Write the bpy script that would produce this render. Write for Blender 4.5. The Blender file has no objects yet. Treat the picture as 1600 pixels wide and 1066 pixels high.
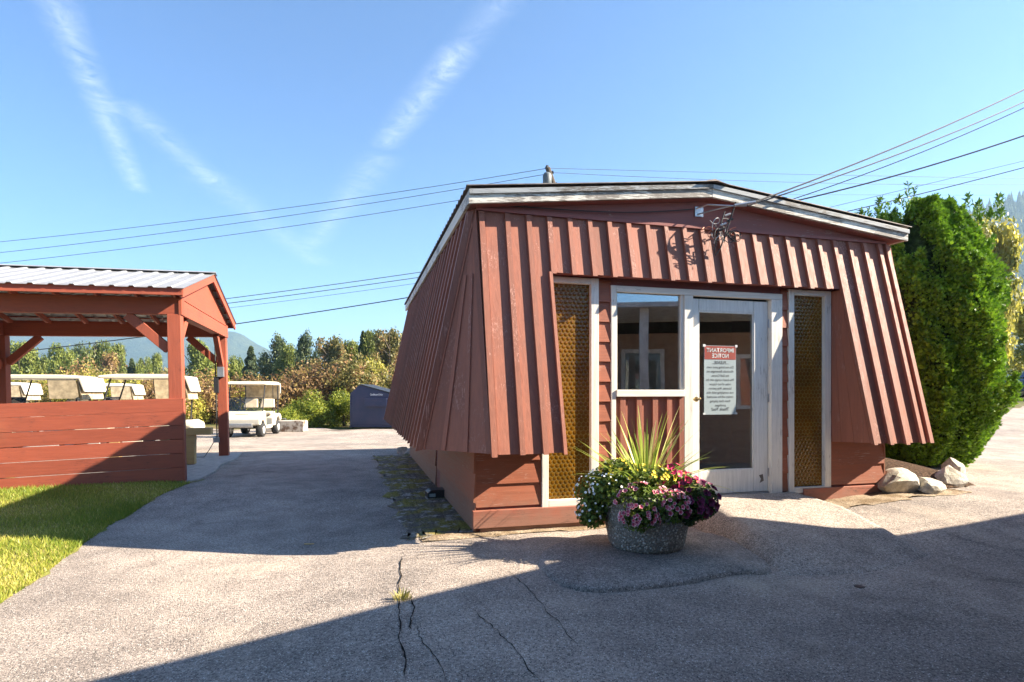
import bpy, math, random
import numpy as np
from mathutils import Vector, Matrix

# ------------------------------------------------------------------ camera, sky, sun
F, HY, CAMH = 898.37, 612.7, 1.313          # focal length in photo pixels, horizon row, eye height
SUN_AZ, SUN_EL = math.radians(-2.0), math.radians(31.5)
S = Vector((math.cos(SUN_EL)*math.cos(SUN_AZ), math.cos(SUN_EL)*math.sin(SUN_AZ), math.sin(SUN_EL)))
scn = bpy.context.scene
COL = scn.collection
cam_d = bpy.data.cameras.new('camera'); cam = bpy.data.objects.new('camera', cam_d); COL.objects.link(cam)
cam.location = (0, 0, CAMH); cam.rotation_euler = (math.pi/2, 0, 0)
cam_d.sensor_width = 36; cam_d.lens = F/1600*36; cam_d.shift_y = (HY-533)/1600
cam_d.clip_start = 0.05; cam_d.clip_end = 12000
scn.camera = cam
scn.view_settings.view_transform = 'Standard'
scn.view_settings.look = 'None'
scn.view_settings.gamma = 1.0
scn.view_settings.use_curve_mapping = False
scn.view_settings.exposure = 2.22
scn.render.engine = 'CYCLES'
scn.cycles.use_denoising = True
scn.cycles.max_bounces = 8
scn.cycles.transparent_max_bounces = 12
scn.cycles.volume_bounces = 0
scn.cycles.sample_clamp_indirect = 6.0

world = bpy.data.worlds.new('World'); scn.world = world; world.use_nodes = True
WN, WL = world.node_tree.nodes, world.node_tree.links
WN.clear()
def wn(t, **k):
    n = WN.new(t)
    for a, b in k.items(): setattr(n, a, b)
    return n
sky = wn('ShaderNodeTexSky', sky_type='NISHITA')
sky.sun_disc = False; sky.sun_elevation = SUN_EL; sky.sun_rotation = math.pi/2 - SUN_AZ
sky.air_density = 1.0; sky.dust_density = 0.6; sky.ozone_density = 2.2; sky.altitude = 100
bg = wn('ShaderNodeBackground'); bg.inputs[1].default_value = 0.050
wout = wn('ShaderNodeOutputWorld')
tc = wn('ShaderNodeTexCoord')
sep = wn('ShaderNodeSeparateXYZ'); WL.new(tc.outputs['Generated'], sep.inputs[0])
def wm(op, a, b=None, c=None):
    n = wn('ShaderNodeMath', operation=op)
    for i, v in enumerate((a, b, c)):
        if v is None: continue
        if isinstance(v, (int, float)): n.inputs[i].default_value = v
        else: WL.new(v, n.inputs[i])
    return n.outputs[0]
zc = wm('MAXIMUM', sep.outputs[2], 0.02)
px, py = wm('DIVIDE', sep.outputs[0], zc), wm('DIVIDE', sep.outputs[1], zc)
comb = wn('ShaderNodeCombineXYZ'); WL.new(px, comb.inputs[0]); WL.new(py, comb.inputs[1])
nz = wn('ShaderNodeTexNoise'); nz.inputs['Scale'].default_value = 9.0; nz.inputs['Detail'].default_value = 9; nz.inputs['Roughness'].default_value = 0.74; nz.inputs['Distortion'].default_value = 1.2
WL.new(comb.outputs[0], nz.inputs['Vector'])
nz2 = wn('ShaderNodeTexNoise'); nz2.inputs['Scale'].default_value = 1.1; nz2.inputs['Detail'].default_value = 3
WL.new(comb.outputs[0], nz2.inputs['Vector'])
def skyp(u, v):
    d = (HY-v)/F
    return ((u-800)/F/d, 1/d)
cirrus = None
# contrails at high altitude: straight ribbons in the plane overhead
for (u0, v0, u1, v1, w, a) in ((72, -30, 216, 296, .045, .60), (205, 172, 330, 280, .065, .42), (330, 280, 495, 410, .09, .30),
                               (790, -5, 690, 115, .055, .30), (715, 85, 602, 226, .055, .5), (592, 250, 485, 385, .075, .36)):
    (ax, ay), (bx_, by_) = skyp(u0, v0), skyp(u1, v1)
    dx, dy = bx_-ax, by_-ay; L2 = dx*dx+dy*dy
    rx, ry = wm('SUBTRACT', px, ax), wm('SUBTRACT', py, ay)
    t = wm('DIVIDE', wm('ADD', wm('MULTIPLY', rx, dx), wm('MULTIPLY', ry, dy)), L2)
    tcl = wm('MINIMUM', wm('MAXIMUM', t, 0.0), 1.0)
    ex, ey = wm('SUBTRACT', rx, wm('MULTIPLY', tcl, dx)), wm('SUBTRACT', ry, wm('MULTIPLY', tcl, dy))
    dist = wm('SQRT', wm('ADD', wm('MULTIPLY', ex, ex), wm('MULTIPLY', ey, ey)))
    wob = wm('ADD', dist, wm('MULTIPLY', wm('SUBTRACT', nz2.outputs[0], .5), w*1.2))
    wid = w*(1 + .25*math.sqrt(ax*ax+ay*ay))
    m = wm('MAXIMUM', wm('SUBTRACT', 1.0, wm('DIVIDE', wm('ABSOLUTE', wob), wid)), 0.0)
    m = wm('MULTIPLY', wm('POWER', m, 1.3), wm('MULTIPLY', wm('MAXIMUM', wm('SUBTRACT', nz.outputs[0], .32), 0.0), a*1.7))
    cirrus = m if cirrus is None else wm('ADD', cirrus, m)
mixc = wn('ShaderNodeMix', data_type='RGBA')
WL.new(wm('MINIMUM', cirrus, .8), mixc.inputs[0])
WL.new(sky.outputs[0], mixc.inputs[6]); mixc.inputs[7].default_value = (11.6, 8.7, 7.1, 1)
tintn = wn('ShaderNodeMix', data_type='RGBA', blend_type='MULTIPLY'); tintn.inputs[0].default_value = 1.0
WL.new(mixc.outputs[2], tintn.inputs[6]); tintn.inputs[7].default_value = (.61, .87, 1.15, 1)
WL.new(tintn.outputs[2], bg.inputs[0]); WL.new(bg.outputs[0], wout.inputs[0])

sun_d = bpy.data.lights.new('sun', 'SUN'); sun_d.energy = 5.0; sun_d.angle = math.radians(0.55); sun_d.color = (1.0, 0.87, 0.70)
sun = bpy.data.objects.new('sun', sun_d); COL.objects.link(sun)
sun.rotation_euler = S.to_track_quat('Z', 'Y').to_euler(); sun.location = (20, 0, 30)

# ------------------------------------------------------------------ helpers
R = random.Random(7)
NR = np.random.default_rng(11)
def at(u, v, Y): return Vector(((u-800)/F*Y, Y, CAMH-(v-HY)/F*Y))
def sstep(a, b, x):
    t = min(max((x-a)/(b-a), 0.0), 1.0); return t*t*(3-2*t)
def gz(x, y):                                   # height of the ground
    z = -.085*sstep(-.5, -2.2, x)*(1-sstep(6.4, 8.0, y))*sstep(1.5, 3.5, y)
    z += .17*sstep(1.9, 4.4, x)*sstep(4.4, 6.4, y)
    z += .9*sstep(13, 30, y)*sstep(4, 10, x)
    z += -.12*sstep(11, 20, y)*sstep(-1, -4, x)
    z += -3.0*sstep(34, 80, y)*sstep(10, -6, x)
    return z
def ground_at(u, v):                            # where the line of sight through a photo pixel meets the ground
    z = 0
    for _ in range(8):
        Y = (CAMH-z)*F/(v-HY); X = (u-800)/F*Y; z = gz(X, Y)
    return Vector((X, Y, z))

def tag(o, label=None, cat=None, group=None, kind=None):
    if label: o['label'] = label
    if cat: o['category'] = cat
    if group: o['group'] = group
    if kind: o['kind'] = kind
    return o
def empty(name, loc=(0, 0, 0), rz=0, label=None, cat=None, group=None):
    o = bpy.data.objects.new(name, None); COL.objects.link(o); o.location = loc; o.rotation_euler = (0, 0, rz)
    o.empty_display_size = .1
    return tag(o, label, cat, group)
def link(name, me, mat, parent=None, smooth=False):
    o = bpy.data.objects.new(name, me); COL.objects.link(o)
    if mat is not None and not me.materials: me.materials.append(mat)
    if parent is not None: o.parent = parent
    if smooth: me.polygons.foreach_set('use_smooth', [True]*len(me.polygons))
    return o
def copy_tree(o, parent=None):
    c = o.copy(); COL.objects.link(c); c.parent = parent
    for ch in list(o.children): copy_tree(ch, c)
    return c
class MB:
    def __init__(s): s.v = []; s.f = []
    def add(s, vs, fs):
        n = len(s.v); s.v += [tuple(p) for p in vs]; s.f += [tuple(i+n for i in f) for f in fs]; return s
    def hexa(s, a, b):                          # bottom quad, top quad (same winding)
        s.add(list(a)+list(b), [(3,2,1,0),(4,5,6,7),(0,1,5,4),(1,2,6,5),(2,3,7,6),(3,0,4,7)]); return s
    def box(s, x0, x1, y0, y1, z0, z1):
        return s.hexa([(x0,y0,z0),(x1,y0,z0),(x1,y1,z0),(x0,y1,z0)], [(x0,y0,z1),(x1,y0,z1),(x1,y1,z1),(x0,y1,z1)])
    def bar(s, p, q, w, h, up=(0,0,1)):
        p, q = Vector(p), Vector(q); d = (q-p).normalized(); up = Vector(up)
        if abs(d.dot(up)) > .98: up = Vector((0,1,0))
        x = d.cross(up).normalized()*w/2; y = x.cross(d).normalized()*h/2
        return s.hexa([p-x-y, p+x-y, p+x+y, p-x+y], [q-x-y, q+x-y, q+x+y, q-x+y])
    def plank(s, pts, n, th):                   # planar polygon with thickness along n
        n = Vector(n).normalized()*th; k = len(pts); pts = [Vector(p) for p in pts]
        a = pts; b = [p+n for p in pts]
        s.add(a+b, [tuple(range(k-1,-1,-1)), tuple(range(k,2*k))]+[(i,(i+1)%k,k+(i+1)%k,k+i) for i in range(k)]); return s
    def tube(s, pts, r, n=6, cap=True):
        pts = [Vector(p) for p in pts]; rs = r if isinstance(r, (list, tuple)) else [r]*len(pts); rings = []; prev = None
        for i, p in enumerate(pts):
            d = (pts[min(i+1, len(pts)-1)]-pts[max(i-1, 0)]).normalized()
            if prev is None:
                x = d.cross(Vector((0,0,1)))
                if x.length < .05: x = d.cross(Vector((1,0,0)))
            else: x = prev - d*prev.dot(d)
            x.normalize(); prev = x; y = d.cross(x)
            rings.append([p+(x*math.cos(2*math.pi*k/n)+y*math.sin(2*math.pi*k/n))*rs[i] for k in range(n)])
        vs = [v for g in rings for v in g]; fs = []
        for i in range(len(pts)-1):
            for k in range(n):
                fs.append((i*n+k, i*n+(k+1)%n, (i+1)*n+(k+1)%n, (i+1)*n+k))
        if cap: fs += [tuple(range(n-1,-1,-1)), tuple((len(pts)-1)*n+k for k in range(n))]
        return s.add(vs, fs)
    def lathe(s, prof, n=24, axis='z', c=(0,0,0)):
        vs = []; fs = []
        for (r, h) in prof:
            for k in range(n):
                a = 2*math.pi*k/n; p = (r*math.cos(a), r*math.sin(a), h)
                if axis == 'y': p = (p[0], p[2], p[1])
                vs.append((p[0]+c[0], p[1]+c[1], p[2]+c[2]))
        for i in range(len(prof)-1):
            for k in range(n): fs.append((i*n+k, i*n+(k+1)%n, (i+1)*n+(k+1)%n, (i+1)*n+k))
        fs += [tuple(range(n-1,-1,-1)), tuple((len(prof)-1)*n+k for k in range(n))]
        return s.add(vs, fs)
    def prism(s, prof, x0, x1):                 # profile in (x,z), extruded along y
        k = len(prof)
        return s.add([(a, x0, b) for a, b in prof]+[(a, x1, b) for a, b in prof],
                     [tuple(range(k)), tuple(range(2*k-1, k-1, -1))]+[(i, k+i, k+(i+1)%k, (i+1)%k) for i in range(k)])
    def mesh(s, name):
        me = bpy.data.meshes.new(name); me.from_pydata(s.v, [], s.f); me.validate(); me.update()
        import bmesh
        bm = bmesh.new(); bm.from_mesh(me); bmesh.ops.recalc_face_normals(bm, faces=bm.faces); bm.to_mesh(me); bm.free()
        return me
    def build(s, name, mat, parent=None, smooth=False, bevel=0, seg=2):
        o = link(name, s.mesh(name), mat, parent, smooth)
        if bevel:
            m = o.modifiers.new('bevel', 'BEVEL'); m.width = bevel; m.segments = seg; m.limit_method = 'ANGLE'; m.angle_limit = .6
        return o
def np_mesh(name, V, Fc, tint=None):
    V = np.asarray(V, np.float32); Fc = np.asarray(Fc, np.int32)
    me = bpy.data.meshes.new(name); k = Fc.shape[1]
    me.vertices.add(len(V)); me.vertices.foreach_set('co', V.ravel())
    me.loops.add(Fc.size); me.loops.foreach_set('vertex_index', Fc.ravel())
    me.polygons.add(len(Fc)); me.polygons.foreach_set('loop_start', np.arange(0, Fc.size, k, dtype=np.int32))
    me.update(calc_edges=True)
    if tint is not None:
        a = me.attributes.new('tint', 'FLOAT', 'POINT'); a.data.foreach_set('value', np.asarray(tint, np.float32))
    return me

# ------------------------------------------------------------------ materials
class NT:
    def __init__(s, name):
        s.m = bpy.data.materials.new(name); s.m.use_nodes = True; s.t = s.m.node_tree; s.n = s.t.nodes; s.l = s.t.links
        s.b = s.n['Principled BSDF']; s.out = s.n['Material Output']; s._g = s._o = None
    def new(s, t, **k):
        n = s.n.new(t)
        for a, b in k.items(): setattr(n, a, b)
        return n
    def set(s, sock, v):
        if isinstance(v, bpy.types.NodeSocket): s.l.new(v, sock)
        elif isinstance(v, (tuple, list)) and len(v) == 3 and sock.type == 'RGBA': sock.default_value = (*v, 1)
        else: sock.default_value = v
    def coord(s, w='Object'):
        if s._g is None: s._g = s.new('ShaderNodeTexCoord')
        return s._g.outputs[w]
    def world(s):
        return s.new('ShaderNodeNewGeometry').outputs['Position']
    def mapping(s, vec, scale=(1,1,1), rot=(0,0,0)):
        m = s.new('ShaderNodeMapping'); s.l.new(vec, m.inputs[0]); m.inputs['Scale'].default_value = scale; m.inputs['Rotation'].default_value = rot
        return m.outputs[0]
    def noise(s, vec, scale, detail=4, rough=.55, dist=0):
        n = s.new('ShaderNodeTexNoise'); s.l.new(vec, n.inputs['Vector']); n.inputs['Scale'].default_value = scale
        n.inputs['Detail'].default_value = detail; n.inputs['Roughness'].default_value = rough; n.inputs['Distortion'].default_value = dist
        return n.outputs[0]
    def voro(s, vec, scale, rnd=1, feat='F1', out='Distance'):
        n = s.new('ShaderNodeTexVoronoi', feature=feat); s.l.new(vec, n.inputs['Vector']); n.inputs['Scale'].default_value = scale; n.inputs['Randomness'].default_value = rnd
        return n.outputs[out]
    def math(s, op, a, b=0.0, c=None):
        n = s.new('ShaderNodeMath', operation=op); s.set(n.inputs[0], a); s.set(n.inputs[1], b)
        if c is not None: s.set(n.inputs[2], c)
        return n.outputs[0]
    def ramp(s, fac, lo, hi, a=0.0, b=1.0):
        n = s.new('ShaderNodeMapRange', interpolation_type='SMOOTHSTEP'); s.set(n.inputs[0], fac)
        n.inputs[1].default_value = lo; n.inputs[2].default_value = hi; n.inputs[3].default_value = a; n.inputs[4].default_value = b
        return n.outputs[0]
    def mix(s, fac, a, b, mode='MIX'):
        n = s.new('ShaderNodeMix', data_type='RGBA', blend_type=mode); s.set(n.inputs[0], fac); s.set(n.inputs[6], a); s.set(n.inputs[7], b)
        return n.outputs[2]
    def val(s, col, v):                         # scale a colour
        n = s.new('ShaderNodeVectorMath', operation='SCALE'); s.l.new(col, n.inputs[0]) if isinstance(col, bpy.types.NodeSocket) else setattr(n.inputs[0], 'default_value', col)
        s.set(n.inputs[3], v); return n.outputs[0]
    def rand(s): 
        return s.new('ShaderNodeObjectInfo').outputs['Random']
    def attr(s, name): return s.new('ShaderNodeAttribute', attribute_name=name).outputs['Fac']
    def bump(s, h, dist, strength=1.0):
        n = s.new('ShaderNodeBump'); s.l.new(h, n.inputs['Height']); n.inputs['Distance'].default_value = dist; n.inputs['Strength'].default_value = strength
        s.l.new(n.outputs[0], s.b.inputs['Normal'])
    def fin(s, col, rough=.6, spec=.5, metal=0.0):
        s.set(s.b.inputs['Base Color'], col); s.set(s.b.inputs['Roughness'], rough); s.b.inputs['Specular IOR Level'].default_value = spec; s.b.inputs['Metallic'].default_value = metal
        return s.m

def paint_wood(name, col, grain='z', wear=.0, wearcol=(.30,.26,.22), var=.25, rough=.62, dirt=.25, splash=0):
    t = NT(name); o = t.coord()
    sc = {'z': (14, 14, .9), 'x': (.9, 14, 14), 'y': (14, .9, 14)}[grain]
    rv = t.rand()
    off = t.new('ShaderNodeVectorMath', operation='ADD'); t.l.new(o, off.inputs[0])
    cb = t.new('ShaderNodeCombineXYZ'); t.l.new(t.math('MULTIPLY', rv, 37.0), cb.inputs[0]); t.l.new(t.math('MULTIPLY', rv, 91.0), cb.inputs[2]); t.l.new(cb.outputs[0], off.inputs[1])
    ov = off.outputs[0]
    g = t.noise(t.mapping(ov, sc), 3.0, 6, .65, .6)
    big = t.noise(ov, 2.2, 4, .6)
    c = t.val(col, t.math('ADD', t.math('MULTIPLY', t.math('SUBTRACT', rv, .5), var), 1.0))
    c = t.val(c, t.ramp(g, .3, .75, .86, 1.1))
    c = t.mix(t.ramp(big, .45, .75, 0, dirt), c, tuple(x*.55+.02 for x in col))
    if splash:
        sz = t.new('ShaderNodeSeparateXYZ'); t.l.new(o, sz.inputs[0]); mud = t.noise(o, 7, 6, .7)
        c = t.mix(t.math('MULTIPLY', t.ramp(t.math('ADD', sz.outputs[2], t.math('MULTIPLY', mud, -.45)), -.15, .18, 1, 0), splash), c, (.20,.15,.11))
    if wear:
        sp = t.noise(t.mapping(ov, sc), 9.0, 5, .7, .3)
        w = t.ramp(t.math('MULTIPLY', sp, t.ramp(big, .35, .7, .75, 1.1)), .62-wear*.12, .66-wear*.1)
        c = t.mix(w, c, wearcol)
    t.bump(g, .004, .5)
    return t.fin(c, t.ramp(g, .3, .8, rough-.08, rough+.12), .35)
def plain(name, col, rough=.5, spec=.5, metal=0, nscale=6, nvar=.2, bump=0):
    t = NT(name); n = t.noise(t.coord(), nscale, 5, .6)
    if bump: t.bump(n, bump)
    return t.fin(t.val(col, t.ramp(n, .3, .7, 1-nvar, 1+nvar)), rough, spec, metal)
def leaf_mat(name, dark, light, third=None, trans=.35, rough=.5):
    t = NT(name); a = t.attr('tint')
    c = t.mix(t.ramp(a, .05, .95), dark, light)
    if third: c = t.mix(t.ramp(a, .72, .98), c, third)
    rv = t.rand(); c = t.val(c, t.math('ADD', t.math('MULTIPLY', rv, .3), .85))
    t.fin(c, rough, .3)
    tr = t.new('ShaderNodeBsdfTranslucent'); t.set(tr.inputs[0], t.val(c, 1.5))
    mx = t.new('ShaderNodeMixShader'); mx.inputs[0].default_value = trans
    t.l.new(t.b.outputs[0], mx.inputs[1]); t.l.new(tr.outputs[0], mx.inputs[2]); t.l.new(mx.outputs[0], t.out.inputs[0])
    return t.m
def glass_mat(name, tint=(.9,.95,.93), refl=1.0, ior=1.5):
    t = NT(name); tr = t.new('ShaderNodeBsdfTransparent'); t.set(tr.inputs[0], tint)
    gl = t.new('ShaderNodeBsdfGlossy'); gl.inputs['Roughness'].default_value = .01; t.set(gl.inputs[0], (1,1,1))
    bmp = t.new('ShaderNodeBump'); bmp.inputs['Distance'].default_value = .002; t.l.new(t.noise(t.coord(), 1.3, 1), bmp.inputs['Height']); t.l.new(bmp.outputs[0], gl.inputs['Normal'])
    fr = t.new('ShaderNodeFresnel'); fr.inputs[0].default_value = ior
    mx = t.new('ShaderNodeMixShader'); t.l.new(t.math('MINIMUM', t.math('MULTIPLY', fr.outputs[0], refl), 1.0), mx.inputs[0])
    t.l.new(tr.outputs[0], mx.inputs[1]); t.l.new(gl.outputs[0], mx.inputs[2]); t.l.new(mx.outputs[0], t.out.inputs[0]); return t.m
def asphalt_mat(name, base, dark=.6, worn=(.30,.265,.235)):
    t = NT(name); p = t.world()
    v1 = t.voro(p, 95, 1, out='Color'); sx = t.new('ShaderNodeSeparateColor'); t.l.new(v1, sx.inputs[0])
    d1 = t.voro(p, 95); d2 = t.voro(p, 240)
    stone = t.ramp(sx.outputs[0], .55, 1.0)
    big = t.noise(p, .55, 5, .6); mid = t.noise(p, 3.2, 5, .6); fine = t.noise(p, 130, 3, .7)
    c = t.mix(t.ramp(big, .35, .65), base, worn)
    c = t.val(c, t.ramp(mid, .25, .75, .78, 1.16))
    c = t.val(c, t.ramp(fine, .28, .72, .5, 1.45))
    co = t.noise(p, 48, 2, .5); c = t.val(c, t.ramp(co, .3, .7, .72, 1.25))
    c = t.mix(t.math('MULTIPLY', stone, t.ramp(d1, .42, .28)), c, (.68,.64,.58))
    c = t.mix(t.math('MULTIPLY', t.ramp(sx.outputs[1], .66, .85), t.ramp(d1, .5, .3)), c, (.055,.052,.05))
    st1 = t.noise(p, 1.4, 6, .7, .8); st2 = t.noise(p, .8, 4, .6)
    c = t.val(c, t.ramp(st1, .56, .74, 1.0, .62)); c = t.mix(t.ramp(st2, .55, .72, 0, .4), c, (.46,.38,.29))
    h = t.math('ADD', t.math('MULTIPLY', t.ramp(d1, .0, .6, 1, 0), .7), t.math('MULTIPLY', t.ramp(d2, 0, .6, 1, 0), .3))
    t.bump(h, .006, .8)
    return t.fin(c, .85, .25)

M = {}
M['red'] = paint_wood('kiosk_red_paint', (.265,.097,.060), 'z', .34, (.40,.20,.15), .36, .62, .4)
M['redh'] = paint_wood('kiosk_red_siding', (.29,.092,.048), 'x', .2, (.36,.2,.15), splash=.6)
M['redhy'] = paint_wood('kiosk_red_side', (.29,.104,.058), 'y', .2, (.36,.2,.15), splash=.6)
M['skirt'] = paint_wood('weathered_red_board', (.35,.10,.06), 'x', .6, (.12,.06,.045), splash=.55)
M['gable'] = paint_wood('gable_red', (.22,.07,.06), 'x', .1)
M['white'] = paint_wood('white_frame_paint', (.70,.66,.58), 'z', .12, (.33,.28,.22), .08, .5, .12)
M['whitex'] = paint_wood('white_rail_paint', (.70,.66,.58), 'x', .12, (.33,.28,.22), .08, .5, .12)
M['fascia'] = paint_wood('peeling_white_fascia', (.56,.54,.48), 'x', 1.9, (.17,.15,.13), .08, .6, .3)
M['fasciay'] = paint_wood('peeling_white_eave', (.60,.57,.50), 'y', 1.2, (.2,.17,.14), .08, .6, .3)
M['drip'] = paint_wood('shade_toned_drip_board', (.27,.29,.30), 'x', 1.4, (.08,.07,.06), .1, .6, .4)  # bluish shade on the white drip board put into its colour, plus wear
M['door'] = paint_wood('white_door_paint', (.68,.67,.62), 'z', .03, (.3,.27,.24), .04, .45, .12)
M['shed'] = paint_wood('shed_red_stain', (.31,.076,.040), 'z', .3, (.13,.04,.025), .22, .68)
M['shedx'] = paint_wood('shed_red_stain_rail', (.31,.073,.038), 'x', .3, (.14,.04,.025), .3, .68)
M['shedy'] = paint_wood('shed_red_stain_tie', (.31,.076,.040), 'y', .3, (.14,.04,.025), .22, .68)
M['timber'] = paint_wood('raw_timber', (.56,.36,.14), 'x', .3, (.22,.12,.05), .2, .7)
M['iron'] = plain('galvanised_roof', (.30,.305,.31), .5, .5, .25, 4, .12)
M['oldroof'] = plain('old_metal_roof', (.16,.135,.12), .55, .4, .4, 9, .35)
M['bark'] = plain('bark', (.10,.08,.06), .9, .2)
M['black'] = plain('black_plastic', (.02,.02,.022), .45)
M['wire'] = plain('wire_black', (.018,.018,.02), .6)
M['wirethin'] = plain('wire_weathered', (.10,.12,.13), .6)
M['steel'] = plain('galvanised_steel', (.42,.43,.44), .4, .5, .8)
M['brass'] = plain('worn_brass', (.42,.30,.14), .35, .5, .9)
M['dark'] = plain('dark_interior', (.05,.045,.04), .9, .2)
M['wallin'] = plain('interior_wall', (.16,.14,.12), .9, .2)
M['asph'] = asphalt_mat('asphalt', (.27,.23,.198), worn=(.40,.335,.28))
M['asph2'] = asphalt_mat('asphalt_patch', (.225,.198,.178), worn=(.33,.285,.245))
M['crack'] = plain('crack_shadow', (.018,.016,.014), .95, .1)
M['conc'] = plain('concrete', (.40,.37,.33), .85, .3, 0, 12, .2, .004)
M['glass'] = glass_mat('window_glass', (.88,.93,.92), 4.4, 1.5)
M['cream'] = plain('cart_cream', (.72,.66,.52), .3, .5, 0, 2, .06)
M['vinyl'] = plain('cart_seat_vinyl', (.62,.54,.42), .5, .4, 0, 5, .1)
M['canvas'] = plain('canvas_curtain', (.42,.34,.22), .8, .2, 0, 7, .3)
M['tyre'] = plain('rubber', (.03,.03,.03), .8, .3)
M['rim'] = plain('wheel_rim', (.5,.5,.48), .4, .5, .4)
M['glassclear'] = glass_mat('windshield', (.86,.86,.82), 1.0, 1.45)

def ground_mats():
    t = NT('wild_ground'); p = t.world()
    n = t.noise(p, .35, 6, .65); n2 = t.noise(p, 9, 4)
    c = t.mix(t.ramp(n, .35, .65), (.075,.085,.025), (.16,.13,.06)); c = t.val(c, t.ramp(n2, .3, .7, .7, 1.25)); t.bump(n2, .05)
    M['wild'] = t.fin(c, .9, .2)
    t = NT('lawn_soil'); p = t.world(); n = t.noise(p, 1.3, 5); n2 = t.noise(p, 40, 4)
    c = t.mix(t.ramp(n, .35, .65), (.17,.19,.035), (.27,.23,.07)); c = t.val(c, t.ramp(n2, .3, .7, .6, 1.3)); t.bump(n2, .015)
    M['lawn'] = t.fin(c, .9, .2)
    t = NT('moss_dirt'); p = t.world(); n = t.noise(p, 2.4, 6, .65); n2 = t.noise(p, 45, 5, .7); n3 = t.noise(p, 7, 5, .6)
    c = t.mix(t.ramp(n, .42, .6), (.19,.16,.13), (.28,.24,.055)); c = t.mix(t.ramp(n3, .52, .66), c, (.48,.45,.40)); c = t.val(c, t.ramp(n2, .3, .7, .5, 1.4)); t.bump(n2, .02)
    M['moss'] = t.fin(c, .95, .15)
    t = NT('sand_grit'); p = t.world(); n2 = t.noise(p, 60, 5, .7); n = t.noise(p, 5, 4)
    c = t.mix(t.ramp(n, .4, .65), (.34,.27,.19), (.21,.15,.09)); c = t.val(c, t.ramp(n2, .3, .7, .6, 1.3)); t.bump(n2, .012)
    M['grit'] = t.fin(c, .95, .15)
    t = NT('bark_mulch'); p = t.world(); n2 = t.noise(p, 35, 5, .7)
    c = t.mix(t.ramp(n2, .35, .65), (.035,.022,.015), (.13,.08,.05)); t.bump(n2, .04)
    M['mulch'] = t.fin(c, .95, .1)
    t = NT('pale_rock'); o = t.coord(); n = t.noise(o, 3, 6, .65); n2 = t.noise(o, 16, 5, .7)
    c = t.mix(t.ramp(n, .4, .6), (.42,.38,.30), (.55,.51,.44)); c = t.val(c, t.ramp(n2, .25, .75, .6, 1.2)); t.bump(n2, .02)
    M['rock'] = t.fin(c, .85, .25)
    t = NT('aggregate_concrete'); o = t.coord(); v = t.voro(o, 55, 1, out='Color'); d = t.voro(o, 55); sp = t.new('ShaderNodeSeparateColor'); t.l.new(v, sp.inputs[0])
    c = t.mix(sp.outputs[0], (.20,.175,.145), (.52,.48,.42)); c = t.mix(t.ramp(sp.outputs[1], .7, .88), c, (.72,.70,.65)); c = t.mix(t.ramp(d, .35, .6), c, (.20,.18,.155))
    t.bump(t.ramp(d, 0, .6, 1, 0), .012); M['aggr'] = t.fin(c, .85, .3)
    t = NT('forest_slope'); p = t.world(); n = t.noise(p, .012, 6, .7); n2 = t.noise(p, .09, 5, .75)
    c = t.mix(t.ramp(n, .38, .62), (.024,.042,.022), (.055,.07,.03)); c = t.val(c, t.ramp(n2, .3, .7, .45, 1.5)); t.bump(n2, 9.0)
    M['forest'] = t.fin(c, .95, .05)
    # amber pebbled glass: close-packed round lenses
    t = NT('amber_bullseye_glass'); o = t.coord()
    mp = t.mapping(o, (1, 1, 1)); s_ = t.new('ShaderNodeSeparateXYZ'); t.l.new(mp, s_.inputs[0])
    cc = t.new('ShaderNodeCombineXYZ'); px_ = .046
    w1 = t.math('MULTIPLY', t.math('SUBTRACT', t.noise(o, 14, 2), .5), .55); w2 = t.math('MULTIPLY', t.math('SUBTRACT', t.noise(o, 11, 3), .5), .55)
    gx = t.math('ADD', t.math('DIVIDE', s_.outputs[0], px_), w1); gy = t.math('ADD', t.math('DIVIDE', s_.outputs[2], px_*.866), w2)
    def lat(ox, oy):                            # distance to the nearest lens centre of one square sub-lattice
        a = t.math('SUBTRACT', t.math('FRACT', t.math('ADD', gx, ox)), .5)
        b = t.math('MULTIPLY', t.math('SUBTRACT', t.math('FRACT', t.math('MULTIPLY', t.math('ADD', gy, oy), .5)), .5), 2*.866)
        return t.math('SQRT', t.math('ADD', t.math('MULTIPLY', a, a), t.math('MULTIPLY', b, b)))
    d = t.math('MINIMUM', lat(0, 0), lat(.5, 1))
    hgt = t.ramp(d, .0, .56, 1, 0)
    big = t.noise(o, 3, 2)
    col = t.mix(t.ramp(d, .40, .52), (.52,.235,.012), (.80,.56,.16))
    col = t.val(col, t.ramp(big, .3, .7, .75, 1.2))
    bmp = t.new('ShaderNodeBump'); bmp.inputs['Distance'].default_value = .007; bmp.inputs['Strength'].default_value = .7; t.l.new(hgt, bmp.inputs['Height'])
    trn = t.new('ShaderNodeBsdfTransparent'); t.set(trn.inputs[0], col)
    tl = t.new('ShaderNodeBsdfTranslucent'); t.set(tl.inputs[0], col); t.l.new(bmp.outputs[0], tl.inputs['Normal'])
    df = t.new('ShaderNodeBsdfDiffuse'); t.set(df.inputs[0], t.val(col, .5)); t.l.new(bmp.outputs[0], df.inputs['Normal'])
    gl = t.new('ShaderNodeBsdfGlossy'); gl.inputs['Roughness'].default_value = .16; t.l.new(bmp.outputs[0], gl.inputs['Normal'])
    m1 = t.new('ShaderNodeMixShader'); m1.inputs[0].default_value = .5; t.l.new(trn.outputs[0], m1.inputs[1]); t.l.new(tl.outputs[0], m1.inputs[2])
    m2 = t.new('ShaderNodeMixShader'); m2.inputs[0].default_value = .42; t.l.new(m1.outputs[0], m2.inputs[1]); t.l.new(df.outputs[0], m2.inputs[2])
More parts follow.
